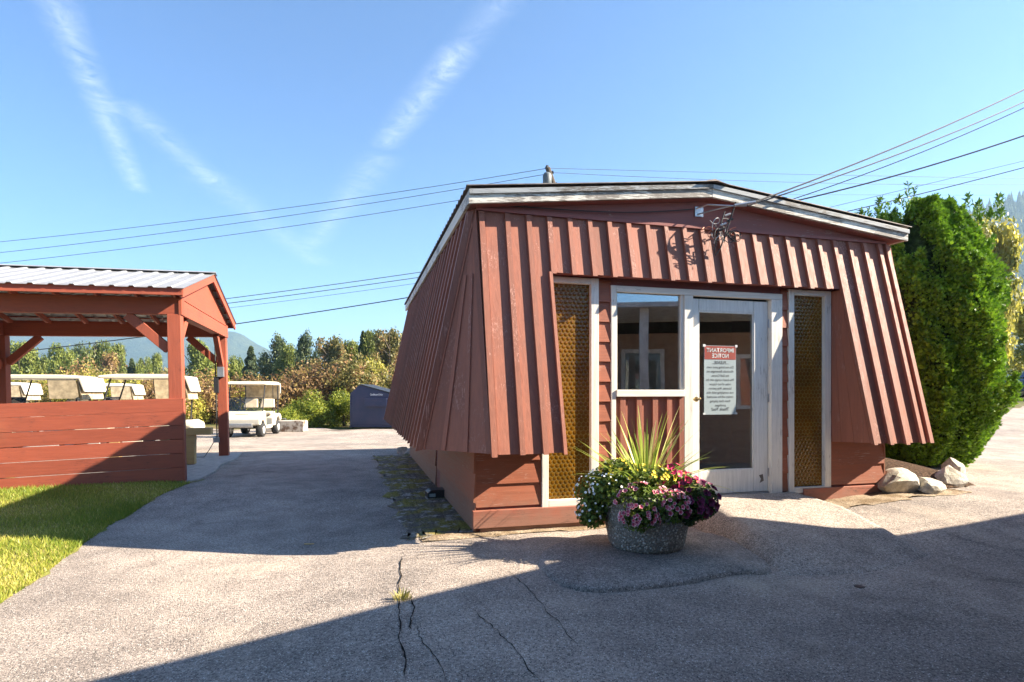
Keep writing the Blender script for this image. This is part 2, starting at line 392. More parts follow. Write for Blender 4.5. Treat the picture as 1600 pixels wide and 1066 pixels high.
    fr = t.new('ShaderNodeFresnel'); fr.inputs[0].default_value = 1.5; t.l.new(bmp.outputs[0], fr.inputs['Normal'])
    m3 = t.new('ShaderNodeMixShader'); t.l.new(t.math('MINIMUM', t.math('MULTIPLY', fr.outputs[0], .9), 1.0), m3.inputs[0]); t.l.new(m2.outputs[0], m3.inputs[1]); t.l.new(gl.outputs[0], m3.inputs[2])
    t.l.new(m3.outputs[0], t.out.inputs[0]); M['amber'] = t.m
ground_mats()

# ------------------------------------------------------------------ ground
def sheet(name, poly_fn, mat, x0, x1, y0, y1, nx, ny, zoff, parent=None, kind='structure'):
    xs = np.linspace(x0, x1, nx); ys = np.linspace(y0, y1, ny)
    V = []; 
    for j, y in enumerate(ys):
        for i, x in enumerate(xs):
            X, Y = poly_fn(x, y) if poly_fn else (x, y)
            V.append((X, Y, gz(X, Y)+zoff))
    Fc = [(j*nx+i, j*nx+i+1, (j+1)*nx+i+1, (j+1)*nx+i) for j in range(ny-1) for i in range(nx-1)]
    o = link(name, np_mesh(name, V, Fc), mat, parent, True)
    if parent is None: tag(o, kind=kind)
    return o
def far_ground():
    xs = np.concatenate([-np.geomspace(3000, 45, 16), np.linspace(-42, 42, 43), np.geomspace(45, 3000, 16)])
    ys = np.concatenate([-np.geomspace(400, 12, 8), np.linspace(-10, 85, 60), np.geomspace(90, 3600, 18)])
    V = [(x, y, gz(x, y)-.06) for y in ys for x in xs]; nx = len(xs)
    Fc = [(j*nx+i, j*nx+i+1, (j+1)*nx+i+1, (j+1)*nx+i) for j in range(len(ys)-1) for i in range(nx-1)]
    tag(link('ground', np_mesh('ground', V, Fc), M['wild'], None, True), 'rough grassy ground beyond the paved yard', 'ground', kind='structure')
far_ground()
def yard_warp(x, y):                            # ragged outer edges of the paved yard
    if y > 21.5: y += .5*math.sin(x*1.3)+.3*math.sin(x*3.1)
    return x, y
yard = sheet('asphalt_yard', yard_warp, M['asph'], -26, 34, -8, 22.4, 161, 92, 0.0)
tag(yard, 'worn grey brown asphalt yard and driveway', 'pavement')

def strip_path(pts, w, zoff, name, parent, mat, jag=.6, sub=9):
    P = []
    for a, b in zip(pts[:-1], pts[1:]):
        for k in range(sub): P.append(a.lerp(b, k/sub))
    P.append(pts[-1]); n = len(P); V = []
    off = 0
    for i, p in enumerate(P):
        d = (P[min(i+1, n-1)]-P[max(i-1, 0)]).normalized(); nn = Vector((-d.y, d.x, 0))
        off = off*.6 + R.uniform(-1, 1)*.009
        ww = w*(.35+R.random()*jag*1.6)*(1 if 1 < i < n-2 else .3); p = p+nn*off
        for sgn in (-1, 1):
            q = p+nn*ww*sgn/2; V.append((q.x, q.y, gz(q.x, q.y)+zoff))
    o = link(name, np_mesh(name, V, [(2*i, 2*i+1, 2*i+3, 2*i+2) for i in range(n-1)]), mat, parent)
    return o
for pix, w in (([(633,1064),(627,1010),(622,950),(625,905),(628,870)], .010), ([(700,1064),(660,1005),(648,975)], .005),
               ([(845,1064),(800,1015),(775,985),(740,955)], .006), ([(905,1010),(860,960),(828,922),(790,888)], .0045),
               ([(640,990),(645,950),(640,930)], .008)):
    strip_path([ground_at(u, v) for u, v in pix], w, .004, 'crack', yard, M['crack'])

# door ramp and the raised asphalt patch under the planter
TH = math.radians(15.0)
K0 = Vector((-.34, 5.352, 0)); KE = Vector((math.cos(TH), math.sin(TH), 0)); KB = Vector((-math.sin(TH), math.cos(TH), 0))
def kp(t, b, z): return K0+KE*t+KB*b+Vector((0, 0, z))
def ramp_mesh():
    nu, nv = 29, 25; V = []
    tl, tr = kp(2.08, .02, 0), kp(3.60, .02, 0)
    left = [tl, ground_at(1112, 838), ground_at(1190, 878), ground_at(1228, 902)]
    right = [tr, ground_at(1330, 806), ground_at(1402, 842), ground_at(1458, 868)]
    def along(P, t):
        t *= len(P)-1; i = min(int(t), len(P)-2); return P[i].lerp(P[i+1], t-i)
    for j in range(nv):
        a = j/(nv-1)
        l, r = along(left, a), along(right, a)
        for i in range(nu):
            c = i/(nu-1); p = l.lerp(r, c)
            p.y -= .16*math.sin(math.pi*c)*a**2
            g = gz(p.x, p.y); top = .232*(1-a**1.35)+.012*math.sin(p.x*4)*a
            edge = min(1, min(c*9, (1-c)*14), (1-a)*7)
            V.append((p.x, p.y, max(g-.015, (g+.012)*(1-edge)+edge*max(top, g+.03))-(.03 if edge == 0 else 0)))
    Fc = [(j*nu+i, (j+1)*nu+i, (j+1)*nu+i+1, j*nu+i+1) for j in range(nv-1) for i in range(nu-1)]
    tag(link('door_ramp', np_mesh('door_ramp', V, Fc), M['asph'], None, True), 'sloped asphalt ramp leading up to the white door', 'ramp', kind='structure')
ramp_mesh()
def blob_slab(name, pix, th, mat, parent=None):
    P = [ground_at(u, v) for u, v in pix]; c = sum(P, Vector())/len(P); ring = []
    n = len(P)
    for i in range(n):
        for k in range(5):
            p0, p1, p2, p3 = P[i-1], P[i], P[(i+1)%n], P[(i+2)%n]; t = k/5
            q = .5*((2*p1)+(p2-p0)*t+(2*p0-5*p1+4*p2-p3)*t*t+(3*p1-p0-3*p2+p3)*t**3); ring.append(q)
    m = len(ring); V = []; 
    for s_, h in ((1.0, -.01), (.985, th*.6), (.95, th), (.6, th*1.1), (.25, th*1.15)):
        for q in ring:
            p = c+(q-c)*s_; p += Vector((R.uniform(-1,1), R.uniform(-1,1), 0))*.006
            V.append((p.x, p.y, gz(p.x, p.y)+h))
    V.append((c.x, c.y, gz(c.x, c.y)+th*1.15))
    mb = MB(); fs = [(j*m+i, j*m+(i+1)%m, (j+1)*m+(i+1)%m, (j+1)*m+i) for j in range(4) for i in range(m)]+[(4*m+i, 4*m+(i+1)%m, 5*m) for i in range(m)]
    mb.add(V, fs); return mb.build(name, mat, parent, True)
patch = blob_slab('asphalt_patch', [(846,866),(856,902),(905,925),(985,924),(1075,914),(1150,899),(1205,896),(1185,872),(1118,838),(1000,836),(905,842)], .034, M['asph2'])
tag(patch, 'raised darker asphalt patch under the concrete planter', 'pavement', kind='structure')
# mossy dirt strip along the kiosk side, grit at its foot, mulch bed at the right
def quad_sheet(name, corners, mat, n, zoff, label, wob=.08, hump=0, kind='structure', cat='ground'):
    a, b, c, d = corners; V = []
    for j in range(n):
        for i in range(n):
            s_, t_ = i/(n-1), j/(n-1); p = a.lerp(b, s_).lerp(d.lerp(c, s_), t_)
            e = 1 if i in (0, n-1) or j in (0, n-1) else 0
            p = p+Vector((R.uniform(-1,1), R.uniform(-1,1), 0))*wob*e
            h = hump*math.sin(math.pi*s_)**.4*math.sin(math.pi*t_)**.3 if hump else R.uniform(0, .012)*(1-e)
            V.append((p.x, p.y, gz(p.x, p.y)+zoff+h))
    Fc = [(j*n+i, j*n+i+1, (j+1)*n+i+1, (j+1)*n+i) for j in range(n-1) for i in range(n-1)]
    return tag(link(name, np_mesh(name, V, Fc), mat, None, True), label, cat, kind=kind)
quad_sheet('moss_strip', [kp(-.62, -.02, 0), kp(.02, .0, 0), kp(.02, 6.9, 0), kp(-.75, 6.9, 0)], M['moss'], 34, .006, 'mossy dirt strip along the side of the kiosk', .09)
quad_sheet('grit_strip', [kp(-.5, -.17, 0), kp(1.75, -.13, 0), kp(1.75, .03, 0), kp(-.5, .02, 0)], M['grit'], 22, .0045, 'sandy grit along the front foot of the kiosk', .04)
quad_sheet('grit_drift', [kp(3.7, -.42, 0), kp(5.7, -.32, 0), kp(5.6, .1, 0), kp(3.65, .03, 0)], M['grit'], 22, .0045, 'sandy grit before the pale boulders', .06)

# lawn
LAWN = [ground_at(-130, 1010), ground_at(0, 944), ground_at(60, 905), ground_at(110, 866), ground_at(170, 822), ground_at(240, 780), ground_at(292, 757)]
lawn_in = Vector((-4.75, 8.55, 0))
def lawn_edge_x(y):
    P = LAWN
    if y <= P[0].y: return P[0].x
    for a, b in zip(P[:-1], P[1:]):
        if a.y <= y <= b.y: return a.x+(b.x-a.x)*(y-a.y)/(b.y-a.y)
    return P[-1].x
def lawn():
    ys = np.linspace(LAWN[0].y, 8.6, 44); n = 40; V = []
    for y in ys:
        xe = lawn_edge_x(y)+.03*math.sin(y*9)+.02*math.sin(y*23)
        for i in range(n):
            s_ = i/(n-1); x = xe-12*s_**1.6; V.append((x, y, gz(x, y)+.004+.03*min(1, (xe-x)*3)))
    Fc = [(j*n+i, j*n+i+1, (j+1)*n+i+1, (j+1)*n+i) for j in range(len(ys)-1) for i in range(n-1)]
    tag(link('lawn', np_mesh('lawn', V, Fc), M['lawn'], None, True), 'strip of lawn in front of the red board fence', 'lawn', kind='structure')
    N = 70000; y = NR.uniform(LAWN[0].y, 8.25, N)
    xe = np.array([lawn_edge_x(v) for v in y]); x = xe - .0 - 4.6*NR.random(N)**1.25
    keep = np.abs(x/y) < 1.05; x, y, xe = x[keep], y[keep], xe[keep]
    # the shed fence stands on a line: keep blades in front of it
    fy = 8.25 + (x+4.835)*math.tan(math.radians(17)); k2 = y < fy-.03; x, y, xe = x[k2], y[k2], xe[k2]; N = len(x)
    z = np.array([gz(a, b) for a, b in zip(x, y)])+.004+.03*np.minimum(1, (xe-x)*3)
    patchy = .5+.5*np.sin(x*2.3+1.2*np.sin(y*1.7))*np.cos(y*2.9)
    h = (.022+.03*NR.random(N))*(.7+.6*patchy); an = NR.uniform(0, 2*np.pi, N); w = .0035+.003*NR.random(N)
    ln = NR.uniform(.15, .8, N)*h; a2 = NR.uniform(0, 2*np.pi, N)
    V = np.stack([np.stack([x-np.cos(an)*w, y-np.sin(an)*w, z-.004], 1), np.stack([x+np.cos(an)*w, y+np.sin(an)*w, z-.004], 1),
                  np.stack([x+np.cos(a2)*ln, y+np.sin(a2)*ln, z+h], 1)], 1).reshape(-1, 3)
    me = np_mesh('grass', V, np.arange(N*3).reshape(-1, 3), np.repeat(np.clip(NR.normal(.42, .24, N)+.55*(.5-patchy), 0, 1), 3))
    tag(link('grass', me, leaf_mat('grass_blades', (.15,.21,.025), (.40,.38,.07), (.55,.46,.17), .35)), 'short patchy green grass in front of the red fence', 'grass', kind='stuff')
lawn()
def tuft(name, p, n, h, spread, mat, label, cat='weed'):
    V = []; Fc = []; T = []
    for i in range(n):
        a = R.uniform(0, 6.28); r = R.random()**.5*spread; b = Vector((p.x+math.cos(a)*r, p.y+math.sin(a)*r, p.z)); d = Vector((math.cos(a), math.sin(a), 0)); hh = h*R.uniform(.4, 1)
        sd = Vector((-d.y, d.x, 0))*.003; k = len(V); t_ = R.random()
        m_ = b+d*hh*.25+Vector((0,0,hh*.7)); e = b+d*hh*.7+Vector((0,0,hh))
        V += [b-sd, b+sd, m_+sd*.8, m_-sd*.8, e, e]; Fc += [(k,k+1,k+2,k+3), (k+3,k+2,k+4,k+5)]; T += [t_]*6
    return tag(link(name, np_mesh(name, V, Fc, T), mat), label, cat)
M['dryleaf'] = leaf_mat('dry_weed', (.16,.17,.035), (.42,.36,.12), None, .3)
tuft('weed_tuft', ground_at(628, 936), 90, .055, .055, M['dryleaf'], 'small yellow green weed tuft growing in the long asphalt crack')

# ------------------------------------------------------------------ red kiosk
KW, KD = 4.74, 6.75
ZT, ZB, SF, SS = 3.0, .792, .531, .474
kiosk = empty('kiosk', K0, TH, 'small dark red board and batten kiosk with flared skirt walls and white door', 'building')
def flare(z, s): return s*(ZT-z)/(ZT-ZB)
def tu(u): 
    q = (u-800)/F; return (q*K0.y-K0.x)/(math.cos(TH)-q*math.sin(TH))
def zv(v, t, s=0): return CAMH-(v-HY)/F*(K0.y+t*math.sin(TH)-s*math.cos(TH))
# core walls (inside the cladding), with real openings for the windows and the door
WT = .10
TL0, TL1, TM0, TD0, TD1, TM1, TR0, TR1 = .64, 1.225, 1.358, tu(1081), tu(1202), tu(1219.5), 3.44, 3.995
ZWB, ZWT, ZMT, ZSB, ZST, ZDB, ZDT = .211, 2.425, 2.369, 1.266, 1.335, .246, 2.285
for (a, b, z0, z1) in ((0, TL0+.03, 0, ZT), (TL1-.03, TM0+.02, 0, ZT), (TM1-.02, TR0+.03, 0, ZT), (TR1-.03, KW, 0, ZT),
                       (TL0+.03, TL1-.03, 0, ZWB+.02), (TR0+.03, TR1-.03, 0, ZWB+.02), (TM0+.02, TD0-.03, 0, ZSB+.02), (TD0-.03, TM1-.02, 0, .215),
                       (TL0+.03, TL1-.03, ZWT-.02, ZT), (TR0+.03, TR1-.03, ZWT-.02, ZT), (TM0+.02, TM1-.02, ZMT-.02, ZT)):
    MB().box(a+.001, b-.001, .002, WT, z0, z1).build('wall_panel', M['gable'], kiosk)
for nm, bx in (('side_wall', (0, WT, WT+.001, KD-.001)), ('side_wall', (KW-WT, KW, WT+.001, KD-.001)), ('back_wall', (0, KW, KD, KD+WT))):
    MB().box(*bx, 0, ZT).build(nm, M['gable'], kiosk)
MB().box(WT+.002, KW-WT-.002, WT+.002, KD-.002, .18, .215).build('interior_floor', M['wallin'], kiosk)
MB().box(WT+.002, KW-WT-.002, WT+.002, KD-.002, 2.62, 2.66).build('interior_ceiling', M['wallin'], kiosk)
MB().box(WT+.004, KW-WT-.004, 2.6, 2.66, .216, 2.618).build('partition_wall', M['wallin'], kiosk)
# lap siding courses
def lap_front(t0, t1, z0, z1, ex=.196, base=.241):
    z = base-ex*math.ceil((base-z0)/ex)
    while z < z1-.01:
        a, b = max(z, z0), min(z+ex+.012, z1)
        if b-a > .02:
            p = .026+R.uniform(-.002, .003); q = .006; dz0, dz1 = R.uniform(-.003, .003), R.uniform(-.003, .003)
            MB().hexa([(t0,-p,a+dz0),(t1,-p,a+dz1),(t1,0,a+dz1),(t0,0,a+dz0)], [(t0,-q,b),(t1,-q,b),(t1,0,b),(t0,0,b)]).build('siding_board', M['redh'], kiosk)
        z += ex
lap_front(.001, TL0-.002, .241, 2.42, .214)
lap_front(TL1+.002, TM0-.002, .241, 2.42)
lap_front(TM1+.002, TR0-.002, .241, 2.42)
lap_front(TR1+.002, KW-.001, .285, 2.42, .214, .285)
for side in (0, 1):
    for z0, z1 in ((.02, .285), (.285, .555), (.555, .90), (.90, 1.3)):
        p, q = .022+R.uniform(0, .004), .006; x0 = 0 if side == 0 else KW; sg = -1 if side == 0 else 1
        for y0, y1 in ((-.02, 2.4+R.uniform(-.3, .3)), (2.42+.3, KD)):
            y1_ = y1 if y1 < KD else KD+.08
            MB().hexa([(x0,y0,z0),(x0+sg*p,y0,z0),(x0+sg*p,y1_,z0),(x0,y1_,z0)], [(x0,y0,z1),(x0+sg*q,y0,z1),(x0+sg*q,y1_,z1),(x0,y1_,z1)]).build('side_board', M['redhy'], kiosk)
MB().box(-.035, 2.05, -.062, -.001, .052, .214).build('skirt_board', M['skirt'], kiosk, bevel=.004)
MB().box(.04, 2.05, -.034, -.001, -.05, .049).build('sill_board', M['redh'], kiosk)
MB().box(3.62, KW+.02, -.05, -.001, .10, .262).build('skirt_board', M['skirt'], kiosk, bevel=.004)
# flared skirt: boards and battens
BK = [.085+.2066*k for k in range(23)]
def front_pt(t, z, out=0.0):
    return Vector((t, -flare(z, SF)-.004-out, z-out*.235))
fn = Vector((0, -1, -SF/(ZT-ZB))).normalized()
def front_board(t0, t1, z0, z1, th, name, mat, out=0):
    pts = [front_pt(t0, z0)+fn*out, front_pt(t1, z0)+fn*out, front_pt(t1, z1)+fn*out, front_pt(t0, z1)+fn*out]
    return MB().plank(pts, fn, th).build(name, mat, kiosk)
FL_IN, FR_IN, ZLIN = .69, 4.0, 2.436
edges = [.022]+BK+[4.764]
cuts = sorted(edges+[FL_IN, FR_IN])
for a, b in zip(cuts[:-1], cuts[1:]):
    if b-a < .004: continue
    z0 = ZB if (b <= FL_IN+.001 or a >= FR_IN-.001) else ZLIN
    front_board(a+.0008, b-.0008, z0+R.uniform(-.006, .004), ZT-.002, .019, 'skirt_panel', M['red'])
BT, BWD = .040, .046
for i, c in enumerate([.045]+BK[1:]+[4.742]):
    z0 = ZB if (c < FL_IN or c > FR_IN-.01) else ZLIN
    w = BWD*R.uniform(.92, 1.06)
    front_board(c-w/2, c+w/2, z0-R.uniform(-.004, .012), ZT-.004, BT, 'batten', M['red'], .0195)
front_board(FL_IN-.03, FL_IN+.0, ZB-.004, ZLIN+.01, BT, 'batten', M['red'], .0195)
# reveals beside the opening and the soffit over it
for t, sg in ((FL_IN, 1), (FR_IN, -1)):
    ys = [0, .30, .62, 1.0]
    for k in range(3):
        def pt(f, z): return Vector((t, -flare(z, SF)*f-.002, z))
        a, b = ys[k]+.004, ys[k+1]-.004
        zt0, zt1 = 2.42, 2.42
        MB().plank([pt(a, ZB-.03+.03*a), pt(b, ZB-.03+.03*b), pt(b, zt1), pt(a, zt0)], (-sg, 0, 0), .018+.004*(k % 2)).build('reveal_board', M['red'], kiosk)
MB().box(FL_IN+.02, FR_IN-.02, -.13, -.028, 2.438, 2.452).build('soffit_board', M['gable'], kiosk)
# side skirts
def side_board(side, b0, b1, z0, z1, th, name, out=0):
    x0 = 0 if side == 0 else KW; sg = -1 if side == 0 else 1
    n = Vector((sg, 0, -SS/(ZT-ZB))).normalized()
    P = lambda b, z: Vector((x0+sg*(flare(z, SS)+.004), b, z))+n*out
    return MB().plank([P(b0, z0), P(b1, z0), P(b1, z1), P(b0, z1)], n, th).build(name, M['red'], kiosk)
nb = 24; sp = (KD+.02)/nb
for side in (0, 1):
    for k in range(nb):
        side_board(side, k*sp+.001, (k+1)*sp-.001, ZB+R.uniform(-.01, .006), ZT-.002, .019, 'skirt_panel')
        side_board(side, k*sp-.03, k*sp+.03, ZB+R.uniform(-.012, .006), ZT-.004, .062, 'batten', .0195)
    x0 = 0 if side == 0 else KW; sg = -1 if side == 0 else 1
    ap = Vector((x0+sg*.004, -.004, ZT-.003)); A = Vector((x0+sg*(SS+.004), .0, ZB)); B = Vector((.022 if side == 0 else 4.764, -SF-.004, ZB))
    n = (A-ap).cross(B-ap).normalized()
    if n.y > 0: n = -n
    for k in range(3):                          # boards closing the corner like a fan
        a, b = A.lerp(B, k/3+.004), A.lerp(B, (k+1)/3-.004)
        MB().plank([ap.lerp(A.lerp(B, k/3), .03), a, b, ap.lerp(A.lerp(B, (k+1)/3), .03)], n, .016).build('corner_board', M['red'], kiosk)
        if k: 
            q = A.lerp(B, k/3); d = (B-A).normalized()*.022
            MB().plank([q-d, q+d, q.lerp(ap, .72)+d*.7, q.lerp(ap, .72)-d*.7], n, .03).build('batten', M['red'], kiosk)
    MB().bar(A+n*.012, ap+n*.012, .05, .03, n).build('batten', M['red'], kiosk)
    MB().bar(B+n*.012, ap+n*.012, .05, .03, n).build('batten', M['red'], kiosk)
# gable infill and trim line
ZE, ZP, TLE, TRE, TP, OV = 3.145, 3.42, -.096, 4.914, 2.401, .17
MB().plank([(0, -.03, ZT), (KW, -.03, ZT), (KW, -.03, 3.02), (TP, -.03, ZP-.12), (0, -.03, 3.02)], (0, 1, 0), .03).build('gable_board', M['gable'], kiosk)
MB().box(.0, KW, -.052, -.031, ZT-.008, ZT+.02).build('gable_trim', M['gable'], kiosk)
# roof sheets (corrugated, each a panel) and fascias
def roof_panel(y0, y1, side):
    n = 12; V = []; xe, zc_ = (TLE-.02, ZE) if side == 0 else (TRE+.02, ZE)
    mb = MB(); rows = []
    for j in range(n*2+1):
        y = y0+(y1-y0)*j/(n*2); w = .012+.013*math.sin(j*math.pi/2)
        rows.append([(xe, y, zc_+w), (xe+(TP-xe)*.5, y, (zc_+ZP)/2+w), (TP, y, ZP+w)])
    for th in (0, .008): V += [(x, y, z+th) for r in rows for x, y, z in r]
    m = len(rows); f = []
    for l in (0, 1):
        for j in range(m-1):
            for i in range(2): f.append(tuple(l*m*3+q for q in (j*3+i, j*3+i+1, (j+1)*3+i+1, (j+1)*3+i)))
    for j in range(m-1):
        f.append((j*3, (j+1)*3, m*3+(j+1)*3, m*3+j*3))
    for i in range(2): f += [(i, i+1, m*3+i+1, m*3+i), ((m-1)*3+i, (m-1)*3+i+1, m*3+(m-1)*3+i+1, m*3+(m-1)*3+i)]
    mb.add(V, f); return mb.build('roof_sheet', M['oldroof'], kiosk)
for side in (0, 1):
    y = -OV-.03
    while y < KD+.2:
        y2 = min(y+.84, KD+.28); roof_panel(y, y2-.002, side); y = y2
MB().plank([(TP-.16, -OV-.05, ZP-.012), (TP, -OV-.05, ZP+.03), (TP+.16, -OV-.05, ZP-.012), (TP+.02, -OV-.05, ZP+.012)], (0, 1, 0), KD+.4).build('ridge_cap', M['oldroof'], kiosk)
def fascia(x0, z0, x1, z1, h, y0, th, mat, name='fascia_board'):
    MB().plank([(x0, y0, z0-h), (x1, y0, z1-h), (x1, y0, z1), (x0, y0, z0)], (0, 1, 0), th).build(name, mat, kiosk, bevel=.003)
for (xa, za, xb, zb) in ((TLE, ZE-.012, TP-.002, ZP-.012), (TP+.002, ZP-.012, TRE, ZE-.012)):
    fascia(xa, za, xb, zb, .125, -OV, .03, M['fascia'])
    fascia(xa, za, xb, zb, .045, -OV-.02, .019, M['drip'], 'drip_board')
for x0, sg in ((TLE, 1), (TRE, -1)):
    for (ya, yb) in ((-OV+.032, 2.86), (2.864, KD+.25)):
        MB().box(min(x0, x0+sg*.028), max(x0, x0+sg*.028), ya, yb, ZE-.130, ZE-.018).build('eave_board', M['fasciay'], kiosk)
    xs_ = sorted((x0+sg*.03, 0 if sg > 0 else KW))
    MB().box(xs_[0], xs_[1], -OV+.032, KD+.2, ZE-.12, ZE-.105).build('eave_soffit', M['gable'], kiosk)
for sg, (xa, xb) in ((0, (0.0, TP)), (1, (TP, KW))):
    za, zb = (ZE-.13, ZP-.14) if sg == 0 else (ZP-.14, ZE-.13)
    MB().plank([(xa, -OV+.031, za), (xb, -OV+.031, zb), (xb, -.031, zb), (xa, -.031, za)], (0, 0, 1), .012).build('front_soffit', M['gable'], kiosk)

# windows and door
def frame_member(parent, x0, x1, z0, z1, mat, y0=-.034, y1=.04, name='frame'):
    return MB().box(x0, x1, y0, y1, z0, z1).build(name, mat, parent, bevel=.004)
def amber_window(t0, t1, jl, jr):
    w = MB().box(t0+jl-.004, t1-jr+.004, .012, .020, ZWB+.06, ZWT-.056).build('amber_window', M['amber'], kiosk)
    w['label'] = 'tall amber bullseye glass pane in a white frame'
    frame_member(w, t0, t0+jl, ZWB, ZWT, M['white']); frame_member(w, t1-jr, t1, ZWB, ZWT, M['white'])
    frame_member(w, t0+jl+.001, t1-jr-.001, ZWT-.06, ZWT-.001, M['whitex']); frame_member(w, t0+jl+.001, t1-jr-.001, ZWB+.001, ZWB+.065, M['whitex'])
amber_window(TL0, TL1, .066, .082)
amber_window(TR0, TR1, .07, .082)
JM = .052
mw = MB().box(TM0+JM-.004, tu(1067)+.004, .014, .020, ZST-.004, ZMT-.058).build('window_pane', M['glass'], kiosk)
mw['label'] = 'clear square window pane left of the door'
frame_member(mw, TM0, TM0+JM, .20, ZMT, M['white'], -.03)
frame_member(mw, TM0+JM+.001, TM1, ZMT-.062, ZMT-.001, M['whitex'], -.03)
frame_member(mw, tu(1067), TD0-.002, .215, ZMT-.063, M['white'], -.03, .05, 'mullion')
frame_member(mw, TD1+.004, TM1, .22, ZMT-.063, M['white'], -.03, .06, 'door_jamb')
frame_member(mw, TM0+JM+.001, tu(1067)-.001, ZSB, ZST, M['whitex'], -.045, .03, 'sill')
for z0, z1, o_ in ((ZST+.001, ZMT-.064, 0),):
    frame_member(mw, TM0+JM+.001, TM0+JM+.022, z0, z1, M['white'], -.012, .03, 'stop_bead'); frame_member(mw, tu(1067)-.03, tu(1067)-.001, z0, z1, M['white'], -.012, .03, 'stop_bead')
# infill below the clear window
x0, x1 = TM0+JM+.001, tu(1067)-.001
MB().box(x0, x1, -.001, .001, .2, ZSB-.001).build('infill_panel', M['red'], kiosk)
for c in (.10, .335, .57, .78, .965):
    cx = x0+(x1-x0)*c; MB().box(cx-.028, cx+.028, -.028, -.0015, .205, ZSB-.002).build('batten', M['red'], kiosk)
# door
GX0, GX1, GZ0, GZ1 = tu(1093.5), tu(1180), .482, 2.16
door = MB().box(GX0-.006, GX1+.006, .040, .046, GZ0-.006, GZ1+.006).build('door', M['glass'], kiosk); door['label'] = 'white door with one tall glass pane'
for (a, b, z0, z1, nm) in ((TD0, GX0, ZDB, ZDT, 'stile'), (GX1, TD1, ZDB, ZDT, 'stile'), (GX0+.001, GX1-.001, GZ1, ZDT, 'top_rail'), (GX0+.001, GX1-.001, ZDB, GZ0, 'bottom_rail')):
    frame_member(door, a+.001, b-.001, z0, z1, M['door'], .022, .064, nm)
for (a, b, z0, z1) in ((GX0, GX1, GZ1-.016, GZ1), (GX0, GX1, GZ0, GZ0+.016), (GX0, GX0+.014, GZ0+.017, GZ1-.017), (GX1-.014, GX1, GZ0+.017, GZ1-.017)):
    frame_member(door, a+.001, b-.001, z0, z1, M['door'], .027, .039, 'glazing_bead')
MB().box(TD0+.0, TD1, -.0, .075, .215, ZDB-.004).build('threshold', M['steel'], door)
hz_ = zv(624, TD0)
h = MB(); h.lathe([(.026, 0), (.026, .012), (.012, .02), (.012, .05)], 12, 'y', (TD0+.036, .022-.052, hz_)); h.build('door_handle', M['brass'], door)
MB().bar((TD0+.036, -.022, hz_), (TD0+.085, -.026, hz_+.004), .022, .02).build('handle_lever', M['brass'], door, bevel=.004)
for z in (.45, 1.25, 2.05): MB().tube([(TD1+.001, .012, z-.045), (TD1+.001, .012, z+.045)], .008, 6).build('hinge', M['steel'], door)
MB().plank([(tu(1188), .0205, .42), (tu(1194), .0205, .43), (tu(1195.5), .0205, .36), (tu(1189), .0205, .335), (tu(1191), .0205, .38)], (0, 1, 0), .001).build('paint_scuff', M['wallin'], door)

# mirrored notice poster in front of the door glass, colours dimmed as if behind
def text_mesh(body, size, name, align='CENTER', spacing=1.0):
    c = bpy.data.curves.new(name, 'FONT'); c.body = body; c.size = size; c.align_x = align; c.space_character = spacing; c.resolution_u = 2; c.offset = size*.012
    o = bpy.data.objects.new(name, c); COL.objects.link(o)
    bpy.context.view_layer.update()
    me = bpy.data.meshes.new_from_object(o.evaluated_get(bpy.context.evaluated_depsgraph_get()))
    bpy.data.objects.remove(o); bpy.data.curves.remove(c); me.name = name; me.materials.clear(); return me
NX0, NX1 = tu(1103.5), tu(1153.5)
nz0, nz1 = zv(648, (NX0+NX1)/2), zv(540, (NX0+NX1)/2)
M['paper'] = plain('dimmed_paper', (.27,.33,.35), .7, .3, 0, 3, .06)  # dimming by the glass is put into the paper, red and white colours
M['posterred'] = plain('dimmed_red', (.24,.04,.03), .7, .3)
M['ink'] = plain('poster_ink', (.06,.07,.08), .8, .2)
M['dimwhite'] = plain('dimmed_white', (.48,.50,.50), .7, .3)
nc = kp((NX0+NX1)/2, .0, 0)
post = empty('notice_poster', kp((NX0+NX1)/2, .0362, nz0), TH, 'white printed notice in dimmed colours with a red heading taped to the door glass', 'poster')
PW, PH = NX1-NX0, nz1-nz0
MB().box(-PW/2, PW/2, .001, .003, 0, PH).build('paper', M['paper'], post)
MB().box(-PW/2+.004, PW/2-.004, -.0006, .0004, PH*.80, PH-.004).build('heading_band', M['posterred'], post)
def put_text(body, size, z, mat, maxw, y=-.0012):
    me = text_mesh(body, size, 'lettering'); xs = [v.co.x for v in me.vertices]; w = max(xs)-min(xs); k = min(1.0, maxw/w)
    for v in me.vertices: v.co = Vector((-v.co.x*k, y, v.co.y+z))
    me.flip_normals(); return link('lettering', me, mat, post)
put_text('IMPORTANT', .062, PH*.905, M['dimwhite'], PW*.86, -.0022); put_text('NOTICE', .062, PH*.825, M['dimwhite'], PW*.52, -.0022)
LN = ['...PLEASE...', 'Do not bring your own', 'Alcoholic Beverages on', 'the Golf Course.', 'This doesn\'t comply with the', 'rules of our Liquor', 'License. Any patron', 'not complying with this', 'notice will be escorted', 'from their playing', 'privileges.', 'Thank You!']
for i, s_ in enumerate(LN):
    put_text(s_, .045 if i in (0, 11) else .034, PH*(.735-.0615*i), M['ink'], PW*(.56 if i in (0, 3, 10, 11) else .88))
for sx, sz in ((-1, 1), (1, 1), (-1, 0), (1, 0)):
    MB().box(sx*PW/2-.014, sx*PW/2+.014, -.0030, -.0024, (PH-.014 if sz else .0), (PH+.012 if sz else .02)).build('tape', M['dimwhite'], post)

